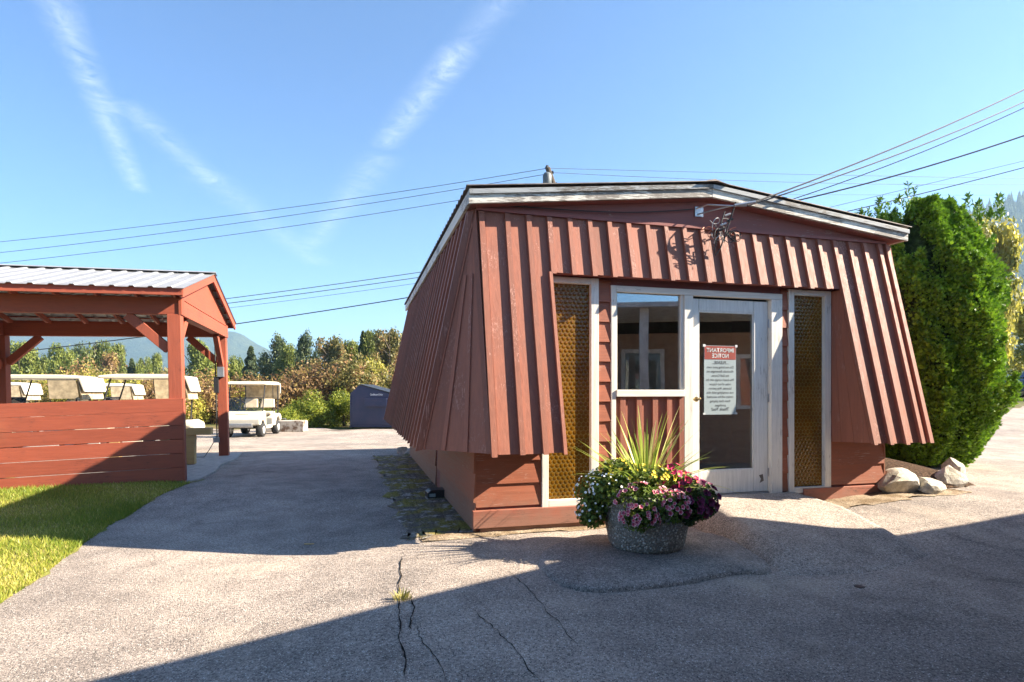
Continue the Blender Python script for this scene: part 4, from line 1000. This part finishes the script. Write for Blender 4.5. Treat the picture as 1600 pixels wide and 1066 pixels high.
# ------------------------------------------------------------------ golf carts
def make_cart(label):
    c = empty('golf_cart', (0, 0, 0), 0, label, 'golf cart', 'golf carts parked by the shed')
    W = .58
    cw = MB().prism([(1.18, .40), (1.20, .58), (1.12, .70), (.92, .78), (.62, .84), (.56, .80), (.52, .34), (.60, .32), (.66, .46), (.80, .54), (.97, .52), (1.05, .40)], -W, W).build('front_cowl', M['cream'], c, bevel=.07, seg=4)
    MB().prism([(1.21, .32), (1.24, .36), (1.24, .44), (1.19, .46), (1.10, .40), (1.10, .32)], -.36, .36).build('bumper', M['steel'], c, bevel=.01)
    MB().box(1.02, 1.06, -.20, .20, .735, .75).build('badge', plain('cart_badge', (.05,.09,.03), .4), cw)
    MB().box(-.30, .62, -.52, .52, .26, .33).build('floor', M['tyre'], c)
    MB().prism([(-.24, .30), (-.20, .60), (-.32, .66), (-1.02, .70), (-1.16, .62), (-1.18, .46), (-1.08, .42), (-1.0, .54), (-.84, .60), (-.66, .56), (-.54, .42), (-.50, .30)], -W, W).build('rear_body', M['cream'], c, bevel=.055, seg=4)
    MB().box(-.10, .52, W-.05, W-.002, .26, .36).build('rocker_panel', M['cream'], c); MB().box(-.10, .52, -W+.002, -W+.05, .26, .36).build('rocker_panel', M['cream'], c)
    MB().box(-.62, -.16, -.52, .52, .661, .78).build('seat', M['vinyl'], c, bevel=.04, seg=3)
    for y in (-.27, .27): MB().hexa([(-.64, y-.24, .90), (-.55, y-.24, .90), (-.55, y+.24, .90), (-.64, y+.24, .90)], [(-.74, y-.20, 1.20), (-.66, y-.20, 1.20), (-.66, y+.20, 1.20), (-.74, y+.20, 1.20)]).build('backrest', M['vinyl'], c, bevel=.035, seg=3)
    for y in (-.5, .5): MB().tube([(-.62, y, .70), (-.66, y, .95), (-.66, y*.8, 1.0)], .014, 6).build('seat_rail', M['black'], c)
    MB().prism([(.78, 1.685), (.74, 1.735), (.40, 1.77), (-.60, 1.775), (-.98, 1.735), (-1.02, 1.675), (-.95, 1.665), (.70, 1.665)], -.60, .60).build('roof', M['cream'], c, bevel=.03, seg=3)
    for y in (-.53, .53):
        MB().tube([(.76, y, .80), (.62, y, 1.3), (.52, y, 1.67)], .018, 7).build('roof_post', M['black'], c)
        MB().tube([(-.86, y, .68), (-.88, y, 1.2), (-.84, y, 1.67)], .018, 7).build('roof_post', M['black'], c)
        MB().tube([(-.40, y, .70), (-.30, y, 1.67)], .011, 6).build('roof_post', M['black'], c)
    ws = MB().hexa([(.760, -.52, .80), (.766, -.52, .80), (.766, .52, .80), (.760, .52, .80)], [(.640, -.52, 1.24), (.646, -.52, 1.24), (.646, .52, 1.24), (.640, .52, 1.24)]).build('windshield', M['glassclear'], c)
    MB().tube([(.642, -.52, 1.245), (.642, .52, 1.245)], .012, 6).build('windshield_rail', M['black'], ws)
    MB().tube([(.70, -.27, .82), (.45, -.27, 1.0)], .014, 6).build('steering_column', M['black'], c)
    sw = [(.44+.05*math.sin(a), -.27+.17*math.cos(a), 1.0+.16*math.sin(a)) for a in np.linspace(0, 2*math.pi, 17)]
    MB().tube(sw, .013, 6, False).build('steering_wheel', M['black'], c)
    MB().hexa([(-1.02, -.56, 1.20), (-1.0, -.56, 1.20), (-1.0, .56, 1.20), (-1.02, .56, 1.20)], [(-.93, -.57, 1.664), (-.91, -.57, 1.664), (-.91, .57, 1.664), (-.93, .57, 1.664)]).build('rear_curtain', M['canvas'], c)
    MB().hexa([(-1.08, -.58, 1.38), (-1.04, -.58, 1.38), (-1.04, .58, 1.38), (-1.08, .58, 1.38)], [(-1.00, -.60, 1.68), (-.94, -.60, 1.68), (-.94, .60, 1.68), (-1.0, .60, 1.68)]).build('curtain_flap', M['cream'], c, bevel=.012)
    for x in (.82, -.76):
        for y in (-.50, .50):
            w = MB().lathe([(.12, -.095), (.20, -.10), (.225, -.075), (.23, 0), (.225, .075), (.20, .10), (.12, .095)], 20, 'y', (x, y, .23)).build('wheel', M['tyre'], c, True)
            MB().lathe([(.02, -.104), (.10, -.10), (.125, -.098), (.125, .098), (.10, .10), (.02, .104)], 14, 'y', (x, y, .23)).build('rim', M['rim'], w, True)
    return c
cart = make_cart('cream golf cart facing the camera on the open drive, right of the shed post')
cart.location = (-8.55, 19.0, gz(-8.55, 19)); cart.rotation_euler = (0, 0, -math.pi/2+.11)
SC = SRZ+math.pi
for (x, y, rz, s, lab) in ((*at(226, 620, 13.0).xy, SC+.03, .97, 'cream golf cart with canvas curtain seen side on behind the right half of the fence'),
                           (*at(70, 620, 13.3).xy, SC-.05, .97, 'cream golf cart with canvas curtain seen side on behind the left half of the fence'),
                           (*at(165, 620, 19.5).xy, SC+.02, .97, 'distant golf cart whose roof shows between the two nearer curtained carts'),
                           (*at(-8, 620, 18).xy, SC, .97, 'distant golf cart roof behind the left edge post of the shed')):
    c = copy_tree(cart); c.location = (x, y, gz(x, y)); c.rotation_euler = (0, 0, rz); c.scale = (s,)*3; c['label'] = lab
    for y in (-.575, .575): MB().plank([(-.95, y, 1.22), (-.36, y, 1.22), (-.32, y, 1.66), (-.88, y, 1.66)], (0, 1, 0), .004).build('side_curtain', M['canvas'], c)

# ------------------------------------------------------------------ dumpster and concrete block
d0 = ground_at(547, 669.5)
dump = empty('dumpster', (d0.x, d0.y, d0.z), math.radians(-3), 'dark blue steel dumpster with sloping lid half hidden by the kiosk', 'dumpster')
t = NT('dumpster_blue'); o_ = t.coord(); n1 = t.noise(o_, 2.2, 5, .65); n2 = t.noise(o_, 9, 6, .7)
c_ = t.mix(t.ramp(n1, .35, .7), (.018,.030,.075), (.038,.040,.085)); c_ = t.mix(t.ramp(n2, .66, .74), c_, (.13,.07,.05)); t.bump(n1, .01); M['dblue'] = t.fin(c_, .42, .45)
M['trimw'] = plain('white_decal', (.8,.8,.78), .6)
DW = 1.86
MB().prism([(0, .10), (0, 1.36), (.36, 1.70), (.42, 1.70), (DW, 1.30), (DW, .10)], 0, 1.75).build('body', M['dblue'], dump, bevel=.012)
MB().prism([(.40, 1.706), (DW+.06, 1.30), (DW+.06, 1.335), (.42, 1.745)], -.03, .86).build('lid', M['black'], dump, bevel=.008)
MB().prism([(.40, 1.706), (DW+.06, 1.30), (DW+.06, 1.335), (.42, 1.745)], .88, 1.78).build('lid', M['black'], dump, bevel=.008)
lp = MB(); 
lp.box(.62, 1.50, -.13, -.002, .86, .90).box(.62, 1.50, -.13, -.002, 1.15, 1.19).box(.62, 1.50, -.13, -.105, .9005, 1.1495)
lp.build('lift_sleeve', M['dblue'], dump, bevel=.006)
for x in (.0, DW-.05): MB().box(x, x+.05, -.02, -.001, .10, 1.30).build('corner_rib', M['dblue'], dump)
MB().box(-.02, DW+.02, -.03, 1.78, .05, .10).build('base_rail', M['dblue'], dump)
for x in (.08, DW-.1):
    for y in (.1, 1.6): MB().lathe([(.03, -.025), (.06, -.02), (.06, .02), (.03, .025)], 12, 'y', (x, y, .055)).build('caster', M['tyre'], dump)
me = text_mesh('Cardboard Only', .105, 'lettering', 'LEFT')
for v in me.vertices: v.co = Vector((v.co.x*.72+.80, -.004, v.co.y+1.30))
link('lettering', me, M['trimw'], dump)
cb_ = ground_at(425, 675); cbo = empty('concrete_block', (cb_.x, cb_.y, cb_.z), .03, 'low weathered concrete barrier block beside the parked cart', 'concrete block')
t = NT('stained_concrete'); o_ = t.coord(); n1 = t.noise(o_, 4, 6, .7); M['cstain'] = t.fin(t.mix(t.ramp(n1, .45, .6), (.46,.42,.36), (.15,.10,.07)), .9, .2)
MB().prism([(-.5, 0), (1.12, 0), (1.12, .36), (1.08, .40), (-.46, .40), (-.5, .36)], 0, .5).build('block', M['cstain'], cbo, bevel=.02)
MB().tube([(.2, .25, .395), (.2, .25, .47), (.4, .25, .47), (.4, .25, .395)], .012, 6).build('lifting_loop', M['steel'], cbo)

# ------------------------------------------------------------------ utility pole and overhead wires
Y0 = 27.0; ptop = at(856, 263, Y0); pbot = at(868, 297, Y0); dirp = (pbot-ptop).normalized(); pb = ptop+dirp*((ptop.z-gz(3, 27)+.5)/-dirp.z)
pole = empty('utility_pole', (pb.x, pb.y, pb.z), 0, 'leaning dark utility pole top with transformer behind the kiosk roof', 'utility pole')
MB().tube([Vector((0, 0, 0)), ptop-pb], [.17, .12], 10).build('pole_shaft', M['bark'], pole)
tcn = at(855, 284, Y0-.25)-pb; MB().lathe([(.12, -.42), (.20, -.40), (.21, .30), (.14, .40), (.05, .44)], 14, 'z', tuple(tcn)).build('transformer', M['wirethin'], pole, True)
MB().tube([ptop-pb+Vector((-.05, 0, -.02)), ptop-pb+Vector((-.02, 0, .12))], [.09, .07], 8).build('insulator', M['black'], pole)
for q in ((861, 271), (867, 289)): MB().tube([at(*q, Y0)-pb-Vector((.05, 0, 0)), at(q[0]+1, q[1]-2, Y0)-pb+Vector((.08, 0, 0))], .07, 7).build('insulator', M['black'], pole)
def wire(p, q, sag, r, label, mat='wirethin', n=24):
    p, q = Vector(p), Vector(q); pts = [p.lerp(q, i/n)-Vector((0, 0, sag*4*(i/n)*(1-i/n))) for i in range(n+1)]
    tag(MB().tube(pts, r, 5).build('overhead_wire', M[mat]), label, 'wire', 'overhead wires')
wire(ptop, at(-320, 404, 33), .5, .014, 'topmost thin wire running left from the pole above the shed')
wire(at(860, 271, Y0), at(-320, 424, 33), .5, .014, 'second thin wire running left from the pole above the shed')
wire(at(865, 288, Y0), at(-320, 440, 33), .5, .014, 'third thin wire running left from the pole above the shed')
wire(at(900, 405, 24), at(-200, 537, 24), .3, .009, 'faint upper wire of the low bundle between kiosk and shed')
wire(at(900, 388, 24), at(-200, 528, 24), .25, .016, 'middle wire of the low bundle between kiosk and shed')
wire(at(900, 396, 24), at(-200, 535, 24), .25, .016, 'lower wire of the low bundle between kiosk and shed')
wire(at(900, 420, 18), at(-250, 578, 22), .3, .017, 'thick dark cable dipping lowest from the kiosk eave behind the shed roof', 'wire')
wire(ptop, at(1900, 282, 40), .1, .011, 'upper thin wire running level to the right from the pole')
wire(at(866, 270, Y0), at(1900, 279, 40), .5, .011, 'lower thin wire running level to the right from the pole')
wire(at(1100, 304, 44), at(1900, 306, 44), .0, .009, 'faint level wire crossing behind the cedar top')
ba = kp(2.75, -.362, 3.2)
wire(ba, at(1900, -30, 9.5), .22, .0085, 'thick black service cable, uppermost from the kiosk bracket to the right', 'wire')
wire(ba+Vector((-.06, .02, -.03)), at(1900, -8, 9.5), .27, .0075, 'black service cable just below the uppermost from the kiosk bracket', 'wire')
wire(at(1180, 330, 14), at(1900, 8, 16), .45, .012, 'thin cable rising steeply right from behind the kiosk ridge', 'wire')
wire(at(1180, 328, 13), at(1900, 95, 13), .3, .017, 'heavy black cable sagging right from behind the kiosk roof', 'wire')
wire(at(1230, 352, 22), at(1900, 178, 22), .15, .018, 'dark cable passing in front of the cedar top toward the right edge', 'wire')
wire(at(1230, 340, 26), at(1900, 180, 26), .0, .012, 'thin wire just above the dark cable over the cedar')

# ------------------------------------------------------------------ clubhouse behind the camera (casts the foreground shade, shows in the glass)
CA = Vector((-.95, -.33, 0)); CRZ = math.radians(37.8)
club = empty('clubhouse', CA, CRZ, 'tan sided clubhouse with white porch fascia behind the viewpoint, mirrored in the door glass', 'building')
M['tan'] = paint_wood('tan_siding', (.42,.28,.19), 'x', .02, (.2,.15,.1), .1)
M['trim'] = plain('white_trim', (.74,.73,.70), .5)
M['shingle'] = plain('shingle_roof', (.09,.085,.08), .9, .2, 0, 20, .4)
HE = 2.75; XE = 11.6
for k in range(12): MB().hexa([(-3, -1.61, .2*k), (XE-.4, -1.61, .2*k), (XE-.4, -1.8, .2*k), (-3, -1.8, .2*k)], [(-3, -1.63, .2*k+.2), (XE-.4, -1.63, .2*k+.2), (XE-.4, -1.8, .2*k+.2), (-3, -1.8, .2*k+.2)]).build('siding_board', M['tan'], club)
MB().box(-3, -2.8, -9, -1.81, 0, 2.5).build('end_wall', M['tan'], club); MB().box(XE-.6, XE-.4, -9, -1.81, 0, 2.5).build('end_wall', M['tan'], club); MB().box(-3, XE-.4, -9.2, -9.01, 0, 2.5).build('back_wall', M['tan'], club)
MB().plank([(-3.3, .16, HE-.08), (4.5, .13, HE-.08), (8.84, .03, HE-.08), (9.6, -.88, HE-.08), (10.2, -1.19, HE-.08), (10.2, -2.1, HE-.08), (-3.3, -2.1, HE-.08)], (0, 0, 1), .08).build('porch_roof', M['trim'], club)
MB().plank([(10.201, -1.2, HE-.2), (10.9, -1.45, HE-.2), (11.75, -1.69, HE-.2), (13.4, -2.1, HE-.2), (13.4, -5.3, HE-.2), (10.201, -5.3, HE-.2)], (0, 0, 1), .2).build('wing_roof', M['trim'], club)
MB().plank([(-3.4, -2.1, HE-.06), (10.2, -2.1, HE-.06), (10.2, -5.3, HE+.55), (-3.4, -5.3, HE+.55)], (0, 0, 1), .08).build('main_roof', M['shingle'], club)
MB().plank([(-3.4, -9.5, HE-.06), (10.2, -9.5, HE-.06), (10.2, -5.301, HE+.55), (-3.4, -5.301, HE+.55)], (0, 0, 1), .08).build('main_roof', M['shingle'], club)
for x in (-2.9, 5.9, 8.6): MB().box(x-.07, x+.07, -.2, -.06, 0, HE-.081).build('porch_post', M['trim'], club)
for (x0, x1, z0, z1) in ((7.72, 8.2, 1.0, 2.0), (3.4, 4.6, .9, 2.1), (5.6, 6.4, .1, 2.1), (10.5, 12, 1.0, 2.1)):
    w = MB().box(x0, x1, -1.609, -1.59, z0, z1).build('window', M['trim'], club); MB().box(x0+.07, x1-.07, -1.589, -1.585, z0+.07, z1-.07).build('pane', M['glass'], w)

# ------------------------------------------------------------------ parked car at the right edge
def car():
    p = at(1660, 600, 27); z = gz(p.x, 27)
    c = empty('parked_car', (p.x, 27, z), math.radians(4), 'dark blue parked car half cut by the right edge beyond the cedar', 'car')
    t = NT('car_blue'); M['carblue'] = t.fin((.025,.05,.11), .25, .5); t.b.inputs['Coat Weight'].default_value = .6
    MB().prism([(-2.2, .35), (-2.25, .7), (-2.1, .92), (-1.2, 1.0), (1.0, 1.0), (2.0, .88), (2.2, .65), (2.2, .35)], -.85, .85).build('body', M['carblue'], c, bevel=.06, seg=3)
    cb2 = MB().hexa([(-1.5, -.80, 1.0), (1.1, -.80, 1.0), (1.1, .80, 1.0), (-1.5, .80, 1.0)], [(-1.1, -.66, 1.46), (.4, -.66, 1.46), (.4, .66, 1.46), (-1.1, .66, 1.46)]).build('cabin', M['carblue'], c, bevel=.05, seg=3)
    for (a, b) in ((-1.32, -.36), (-.28, .72)):
        MB().plank([(a, -.80, 1.04), (b+.12, -.80, 1.04), (b-.2, -.68, 1.40), (a+.26, -.68, 1.40)], (0, -1, .3), .01).build('side_window', M['black'], cb2)
    for x in (-1.4, 1.35):
        for y in (-.8, .8):
            w = MB().lathe([(.16, -.1), (.29, -.1), (.31, 0), (.29, .1), (.16, .1)], 18, 'y', (x, y, .31)).build('wheel', M['tyre'], c, True); MB().lathe([(.02, -.11), (.18, -.105), (.18, .105), (.02, .11)], 14, 'y', (x, y, .31)).build('rim', M['rim'], w, True)
    MB().box(-2.22, 2.2, -.872, -.85, .60, .64).build('side_moulding', M['steel'], c)
car()

# ------------------------------------------------------------------ vegetation in the distance
M['lg'] = leaf_mat('leaf_green', (.075,.105,.022), (.21,.24,.05), None, .3)
M['lyg'] = leaf_mat('leaf_yellow_green', (.16,.17,.03), (.42,.38,.07), None, .35)
M['ldk'] = leaf_mat('leaf_conifer', (.035,.06,.028), (.10,.13,.05), None, .2)
M['lbr'] = leaf_mat('leaf_autumn_brown', (.15,.085,.04), (.34,.22,.10), (.42,.32,.09), .3)
M['lol'] = leaf_mat('leaf_olive', (.10,.10,.03), (.28,.23,.08), (.36,.20,.10), .3)
M['lbg'] = leaf_mat('leaf_bright_green', (.11,.16,.02), (.36,.38,.05), None, .35)
M['bark'] = plain('bark', (.10,.08,.06), .9, .2)
def crown_mesh(kind, seed, n, size):
    rng = np.random.default_rng(seed)
    if kind == 'conifer':
        t = rng.random(n)**.75; th = rng.uniform(0, 6.28, n); lay = .75+.25*np.sin(t*46+th*1.5); r = .34*(1-t)**.85*lay*(.35+.65*rng.random(n)**.5)+.01
        P = np.stack([r*np.cos(th), r*np.sin(th), .08+.92*t-.10*r], 1); nr = np.stack([np.cos(th), np.sin(th), .3+0*th], 1)
    elif kind == 'bush':
        B = [(rng.normal()*.32, rng.normal()*.32, rng.uniform(.12, .72), rng.uniform(.16, .34)) for _ in range(14)]
        P, nr = blob_pts(B, n, rng)
    else:
        B = []
        for _ in range(17):
            z = rng.uniform(.28, .92); w = .30*math.sin(math.pi*min(1, (z-.12)/.9))**.7; a = rng.uniform(0, 6.28); q = w*rng.random()**.5
            B.append((q*math.cos(a), q*math.sin(a), z, rng.uniform(.09, .17)))
        P, nr = blob_pts(B, n, rng)
    clump = .5+.22*np.sin(P[:, 0]*19+P[:, 2]*13)+.22*np.sin(P[:, 1]*17-P[:, 2]*11)
    V, Fc, T = foliage_cards(P, nr, size, np.clip(clump+rng.normal(size=n)*.2, 0, 1), rng, up=.3, aspect=1.5)
    return np_mesh('crown', V, Fc, T)
def blob_pts(B, n, rng):
    B = np.array(B); w = B[:, 3]**2; i = rng.choice(len(B), n, p=w/w.sum()); d = rng.normal(size=(n, 3)); d /= np.linalg.norm(d, axis=1, keepdims=True)
    r = B[i, 3]*(1-.55*rng.random(n)**2)*(1+.25*rng.normal(size=n)*.6)
    P = B[i, :3]+d*r[:, None]; P[:, 2] = np.maximum(P[:, 2], .01); return P, d
CR = {}
for kind, mats, nn, sz in (('conifer', ('ldk', 'lg'), 6500, .034), ('bush', ('lbr', 'lol', 'lbg', 'lyg', 'lg'), 8000, .034), ('tree', ('lg', 'lyg', 'lol', 'ldk', 'lbr'), 9000, .027)):
    for mt in mats:
        for s_ in range(2):
            me = crown_mesh(kind, hash((kind, mt, s_)) % 9999 if False else len(CR)*7+1, nn, sz); me.materials.append(M[mt]); CR[kind, mt, s_] = me
TR = {}
for kind in ('conifer', 'bush', 'tree'):
    mb = MB()
    if kind == 'bush':
        for k in range(5): a = k*1.3; mb.tube([(0, 0, -.05), (math.cos(a)*.15, math.sin(a)*.15, .4), (math.cos(a)*.25, math.sin(a)*.25, .7)], [.02, .012, .004], 5)
    else:
        mb.tube([(0, 0, -.05), (.01, 0, .4), (0, .01, .8), (0, 0, .97)], [.022, .016, .009, .003], 6)
        if kind == 'tree':
            for k in range(7): a = k*.9; z = .3+.08*k; mb.tube([(0, 0, z), (math.cos(a)*.12, math.sin(a)*.12, z+.1), (math.cos(a)*.2, math.sin(a)*.2, z+.17)], [.009, .006, .002], 5)
    TR[kind] = mb.mesh('trunk'); TR[kind].materials.append(M['bark'])
def veg(kind, mt, u, vtop, Y, wid, label, group, seed=0, cat=None):
    p = at(u, HY, Y); z0 = gz(p.x, Y)-.06; ztop = CAMH-(vtop-HY)/F*Y; h = max(.4, ztop-z0)
    e = empty({'bush': 'shrub', 'conifer': 'conifer_tree', 'tree': 'broadleaf_tree'}[kind], (p.x, Y, z0), seed*1.7, label, cat or ('shrub' if kind == 'bush' else 'tree'), group)
    wm_ = wid/F*Y
    k = {'bush': .95, 'conifer': .36, 'tree': .62}[kind]
    o = link('crown', CR[kind, mt, seed % 2], None, e); o.scale = (wm_/k, wm_/k, h); o2 = link('trunk', TR[kind], None, e); o2.scale = (min(wm_/k, h),)*2+(h,)
    return e
def px_label(u): return u
GB = 'autumn shrubs behind the drive'; GT = 'trees beyond the drive'
rows = [
 # kind, leaves, u, top row, distance, width px, label
 ('bush','lbr', 455, 563, 29, 90, 'tall brown leaved shrub just right of the parked cart'),
 ('bush','lol', 405, 585, 31, 70, 'brown shrub rising behind the roof of the parked cart'),
 ('bush','lol', 520, 552, 30, 95, 'tall olive shrub in the middle between cart and dumpster'),
 ('bush','lbr', 560, 566, 32, 80, 'reddish brown shrub above the left end of the dumpster'),
 ('bush','lyg', 585, 545, 31, 60, 'yellow green shrub above the middle of the dumpster'),
 ('bush','lol', 625, 560, 31, 70, 'olive shrub touching the kiosk eave behind the dumpster'),
 ('bush','lbg', 455, 630, 24.2, 55, 'low bright green bush behind the concrete block'),
 ('bush','lbg', 500, 622, 24.6, 70, 'bright green bush in the middle between block and dumpster'),
 ('bush','lbg', 538, 606, 25, 56, 'bright green bush touching the left end of the dumpster'),
 ('bush','lg', 430, 635, 24.8, 40, 'dark green low bush right behind the parked cart'),
 ('bush','lbr', 330, 580, 27, 70, 'brown shrub seen through the shed gable between its posts'),
 ('bush','lyg', 372, 590, 28, 60, 'brown shrub behind the far shed post'),
 ('bush','lyg', 300, 600, 26, 60, 'yellowing shrub behind the near shed post'),
 ('bush','lyg', 75, 575, 40, 80, 'yellow shrub above the left curtained cart'),
 ('bush','lbr', 128, 563, 44, 60, 'orange brown shrub between the two curtained carts'),
 ('bush','lyg', 150, 572, 38, 60, 'yellow shrub left of the right curtained cart'),
 ('bush','lol', 205, 575, 42, 70, 'olive shrub above the right curtained cart'),
 ('bush','lbr', 255, 572, 40, 55, 'brown shrub left of the near shed post'),
 ('bush','lol', 10, 590, 36, 70, 'olive shrub at the left edge behind the shed post'),
 ('tree','lg', 30, 538, 70, 55, 'green tree nearest the left edge under the shed roof'),
 ('tree','lg', 98, 536, 68, 36, 'green tree above the left curtained cart'),
 ('tree','ldk', 122, 546, 80, 34, 'dark tree between the two tall green trees under the shed beam'),
 ('tree','lg', 150, 531, 66, 42, 'tallest green tree under the shed beam'),
 ('tree','lg', 186, 541, 70, 30, 'slim green tree right of the tallest one under the beam'),
 ('tree','lbr', 168, 556, 64, 34, 'rusty tree at the foot of the tallest green tree'),
 ('conifer','ldk', 206, 562, 72, 26, 'small dark conifer above the right curtained cart roof'),
 ('tree','lg', 224, 557, 72, 26, 'round green tree left of the near shed post'),
 ('tree','lg', 248, 556, 74, 24, 'small green tree touching the near shed post'),
 ('tree','lg', 62, 552, 76, 40, 'pale green tree between left edge tree and cart roof'),
 ('tree','lg', 302, 535, 60, 46, 'green tree framed by the shed gable posts'),
 ('tree','lyg', 334, 552, 62, 40, 'yellowish tree behind the gable brace of the shed'),
 ('conifer','ldk', 392, 543, 60, 34, 'dark conifer above the roof of the parked cart'),
 ('tree','lg', 366, 556, 64, 34, 'pale green tree right of the far shed post'),
 ('tree','ldk', 430, 531, 56, 40, 'dark green tree where the mountain slope ends'),
 ('tree','lg', 456, 536, 54, 40, 'green tree right of the dark green one at the slope end'),
 ('tree','ldk', 481, 527, 52, 34, 'dark tree crown rising behind the tall brown shrub'),
 ('tree','lol', 512, 528, 50, 50, 'olive tree above the middle shrubs'),
 ('tree','lg', 545, 536, 52, 42, 'green tree above the left end of the dumpster'),
 ('conifer','ldk', 567, 519, 50, 26, 'narrow dark tree rising above the dumpster text'),
 ('tree','lg', 580, 521, 50, 34, 'green tree right of the narrow dark tree'),
 ('tree','lol', 608, 516, 46, 56, 'tallest olive tree beside the kiosk eave'),
 ('tree','lg', 645, 522, 48, 56, 'green tree mostly behind the kiosk eave'),
 ('tree','lyg', 1548, 333, 27, 78, 'bright yellow leaved tree right of the cedar'),
 ('tree','lyg', 1628, 468, 30, 100, 'yellow leaved tree cut by the right edge'),
 ('bush','ldk' if False else 'lg', 1640, 548, 33, 120, 'dark green bush behind the parked car'),
]
for i, (kind, mt, u, vt, Y, w, lab) in enumerate(rows): veg(kind, mt, u, vt, Y, w, lab, GB if kind == 'bush' else GT, i)
# unbroken wood behind them
def far_wood():
    rng = np.random.default_rng(9); N = 42000; x = rng.uniform(-150, 40, N); y = rng.uniform(88, 135, N)
    top = 4.0+5.6*(.5+.5*np.sin(x*.21+np.sin(x*.07)*3))*(.6+.4*np.sin(x*.9)); z = -3.2+rng.random(N)**.7*np.maximum(2.2, top)+.2
    P = np.stack([x, y, z], 1); V, Fc, T = foliage_cards(P, None, 1.0, np.clip(.4+.3*rng.normal(size=N), 0, 1), rng)
    tag(link('distant_wood', np_mesh('distant_wood', V, Fc, T), M['lol']), 'distant mixed wood along the valley floor', 'wood', kind='stuff')
far_wood()

# ------------------------------------------------------------------ mountains
def fbm(x, y, seed, oct=6):
    r = np.random.default_rng(seed); z = np.zeros_like(x); a, f = 1.0, 1.0
    for _ in range(oct):
        for _ in range(3):
            th, ph = r.uniform(0, 6.28, 2); z += a/3*np.sin((x*np.cos(th)+y*np.sin(th))*f+ph)
        a *= .5; f *= 2.03
    return z
def mountain(name, label, ridge, Yc, depth, seed, rough):
    us = np.array([r[0] for r in ridge], float); vs = np.array([r[1] for r in ridge], float)
    xs = np.linspace((us.min()-800)/F*Yc, (us.max()-800)/F*Yc, 130); ys = np.linspace(-1, 1, 48)
    X, T = np.meshgrid(xs, ys); hh = np.interp(X/Yc*F+800, us, CAMH-(vs-HY)/F*Yc)
    prof = np.clip(1-np.abs(T)**1.25, 0, 1); Yg = Yc+T*depth
    Z = hh*prof*(1+.0*X)+rough*fbm(X/130, Yg/130, seed)*prof*(1-.75*np.exp(-(T/.12)**2))+rough*.22*fbm(X/16, Yg/16, seed+1, 4)*prof-6
    V = np.stack([X, Yg, Z], -1).reshape(-1, 3); nx = len(xs); Fc = [(j*nx+i, j*nx+i+1, (j+1)*nx+i+1, (j+1)*nx+i) for j in range(len(ys)-1) for i in range(nx-1)]
    tag(link(name, np_mesh(name, V, Fc), M['forest'], None, True), label, 'hill', kind='structure'); return X, Yg, Z
mountain('mountain', 'hazy blue forested mountain behind the shed', [(-700, 540), (-300, 505), (-80, 514), (60, 520), (180, 512), (300, 508), (372, 515), (400, 533), (425, 545), (470, 575), (520, 600), (600, 611)], 2000, 520, 4, 9)
X, Yg, Z = mountain('hillside', 'steep blue wooded hillside at the right edge', [(1180, 611), (1300, 500), (1400, 420), (1500, 340), (1545, 322), (1600, 304), (1700, 270), (1900, 230), (2300, 260)], 780, 330, 6, 8)
def hill_wood():
    rng = np.random.default_rng(2); N = 9000; j = rng.integers(0, X.shape[0]//2+3, N); i = rng.integers(0, X.shape[1], N)
    px_, py_, pz = X[j, i]+rng.normal(size=N)*4, Yg[j, i]+rng.normal(size=N)*5, Z[j, i]-2
    h = rng.uniform(9, 21, N); r = h*rng.uniform(.14, .22, N); V = []; k = 5
    for a in range(k): V.append(np.stack([px_+r*np.cos(a*2*np.pi/k), py_+r*np.sin(a*2*np.pi/k), pz], 1))
    V.append(np.stack([px_, py_, pz+h], 1)); V = np.stack(V, 1).reshape(-1, 3)
    b = (np.arange(N)*(k+1))[:, None]; Fc = np.concatenate([np.concatenate([b+a, b+(a+1) % k, b+k], 1) for a in range(k)], 0)
    tag(link('hill_forest', np_mesh('hill_forest', V, Fc), M['forest']), 'conifer forest covering the hillside', 'forest', kind='stuff')
hill_wood()

# ------------------------------------------------------------------ small things on the yard
g = ground_at(1343, 917); tag(MB().lathe([(.034, 0), (.034, .003), (.02, .004), (.002, .004)], 14, 'z', (g.x, g.y, g.z+.001)).build('valve_cover', M['black']), 'small dark round cover set in the asphalt right of the ramp', 'cover')
g = ground_at(483, 851); tag(MB().box(g.x-.045, g.x+.045, g.y-.008, g.y+.008, g.z+.001, g.z+.01).build('wood_chip', M['timber'], bevel=.003), 'small pale stick lying on the shaded driveway', 'stick')

# ------------------------------------------------------------------ air
hz = MB().box(-2950, 2950, -380, 3300, -12, 330).build('haze', None)
hm = bpy.data.materials.new('haze_air'); hm.use_nodes = True; hm.node_tree.nodes.clear()
ho = hm.node_tree.nodes.new('ShaderNodeOutputMaterial'); hv = hm.node_tree.nodes.new('ShaderNodeVolumePrincipled')
hv.inputs['Color'].default_value = (.50, .76, 1.0, 1); hv.inputs['Density'].default_value = .00030; hv.inputs['Anisotropy'].default_value = .2
hm.node_tree.links.new(hv.outputs[0], ho.inputs['Volume']); hz.data.materials.append(hm)
tag(hz, 'thin valley haze', 'haze', kind='stuff')
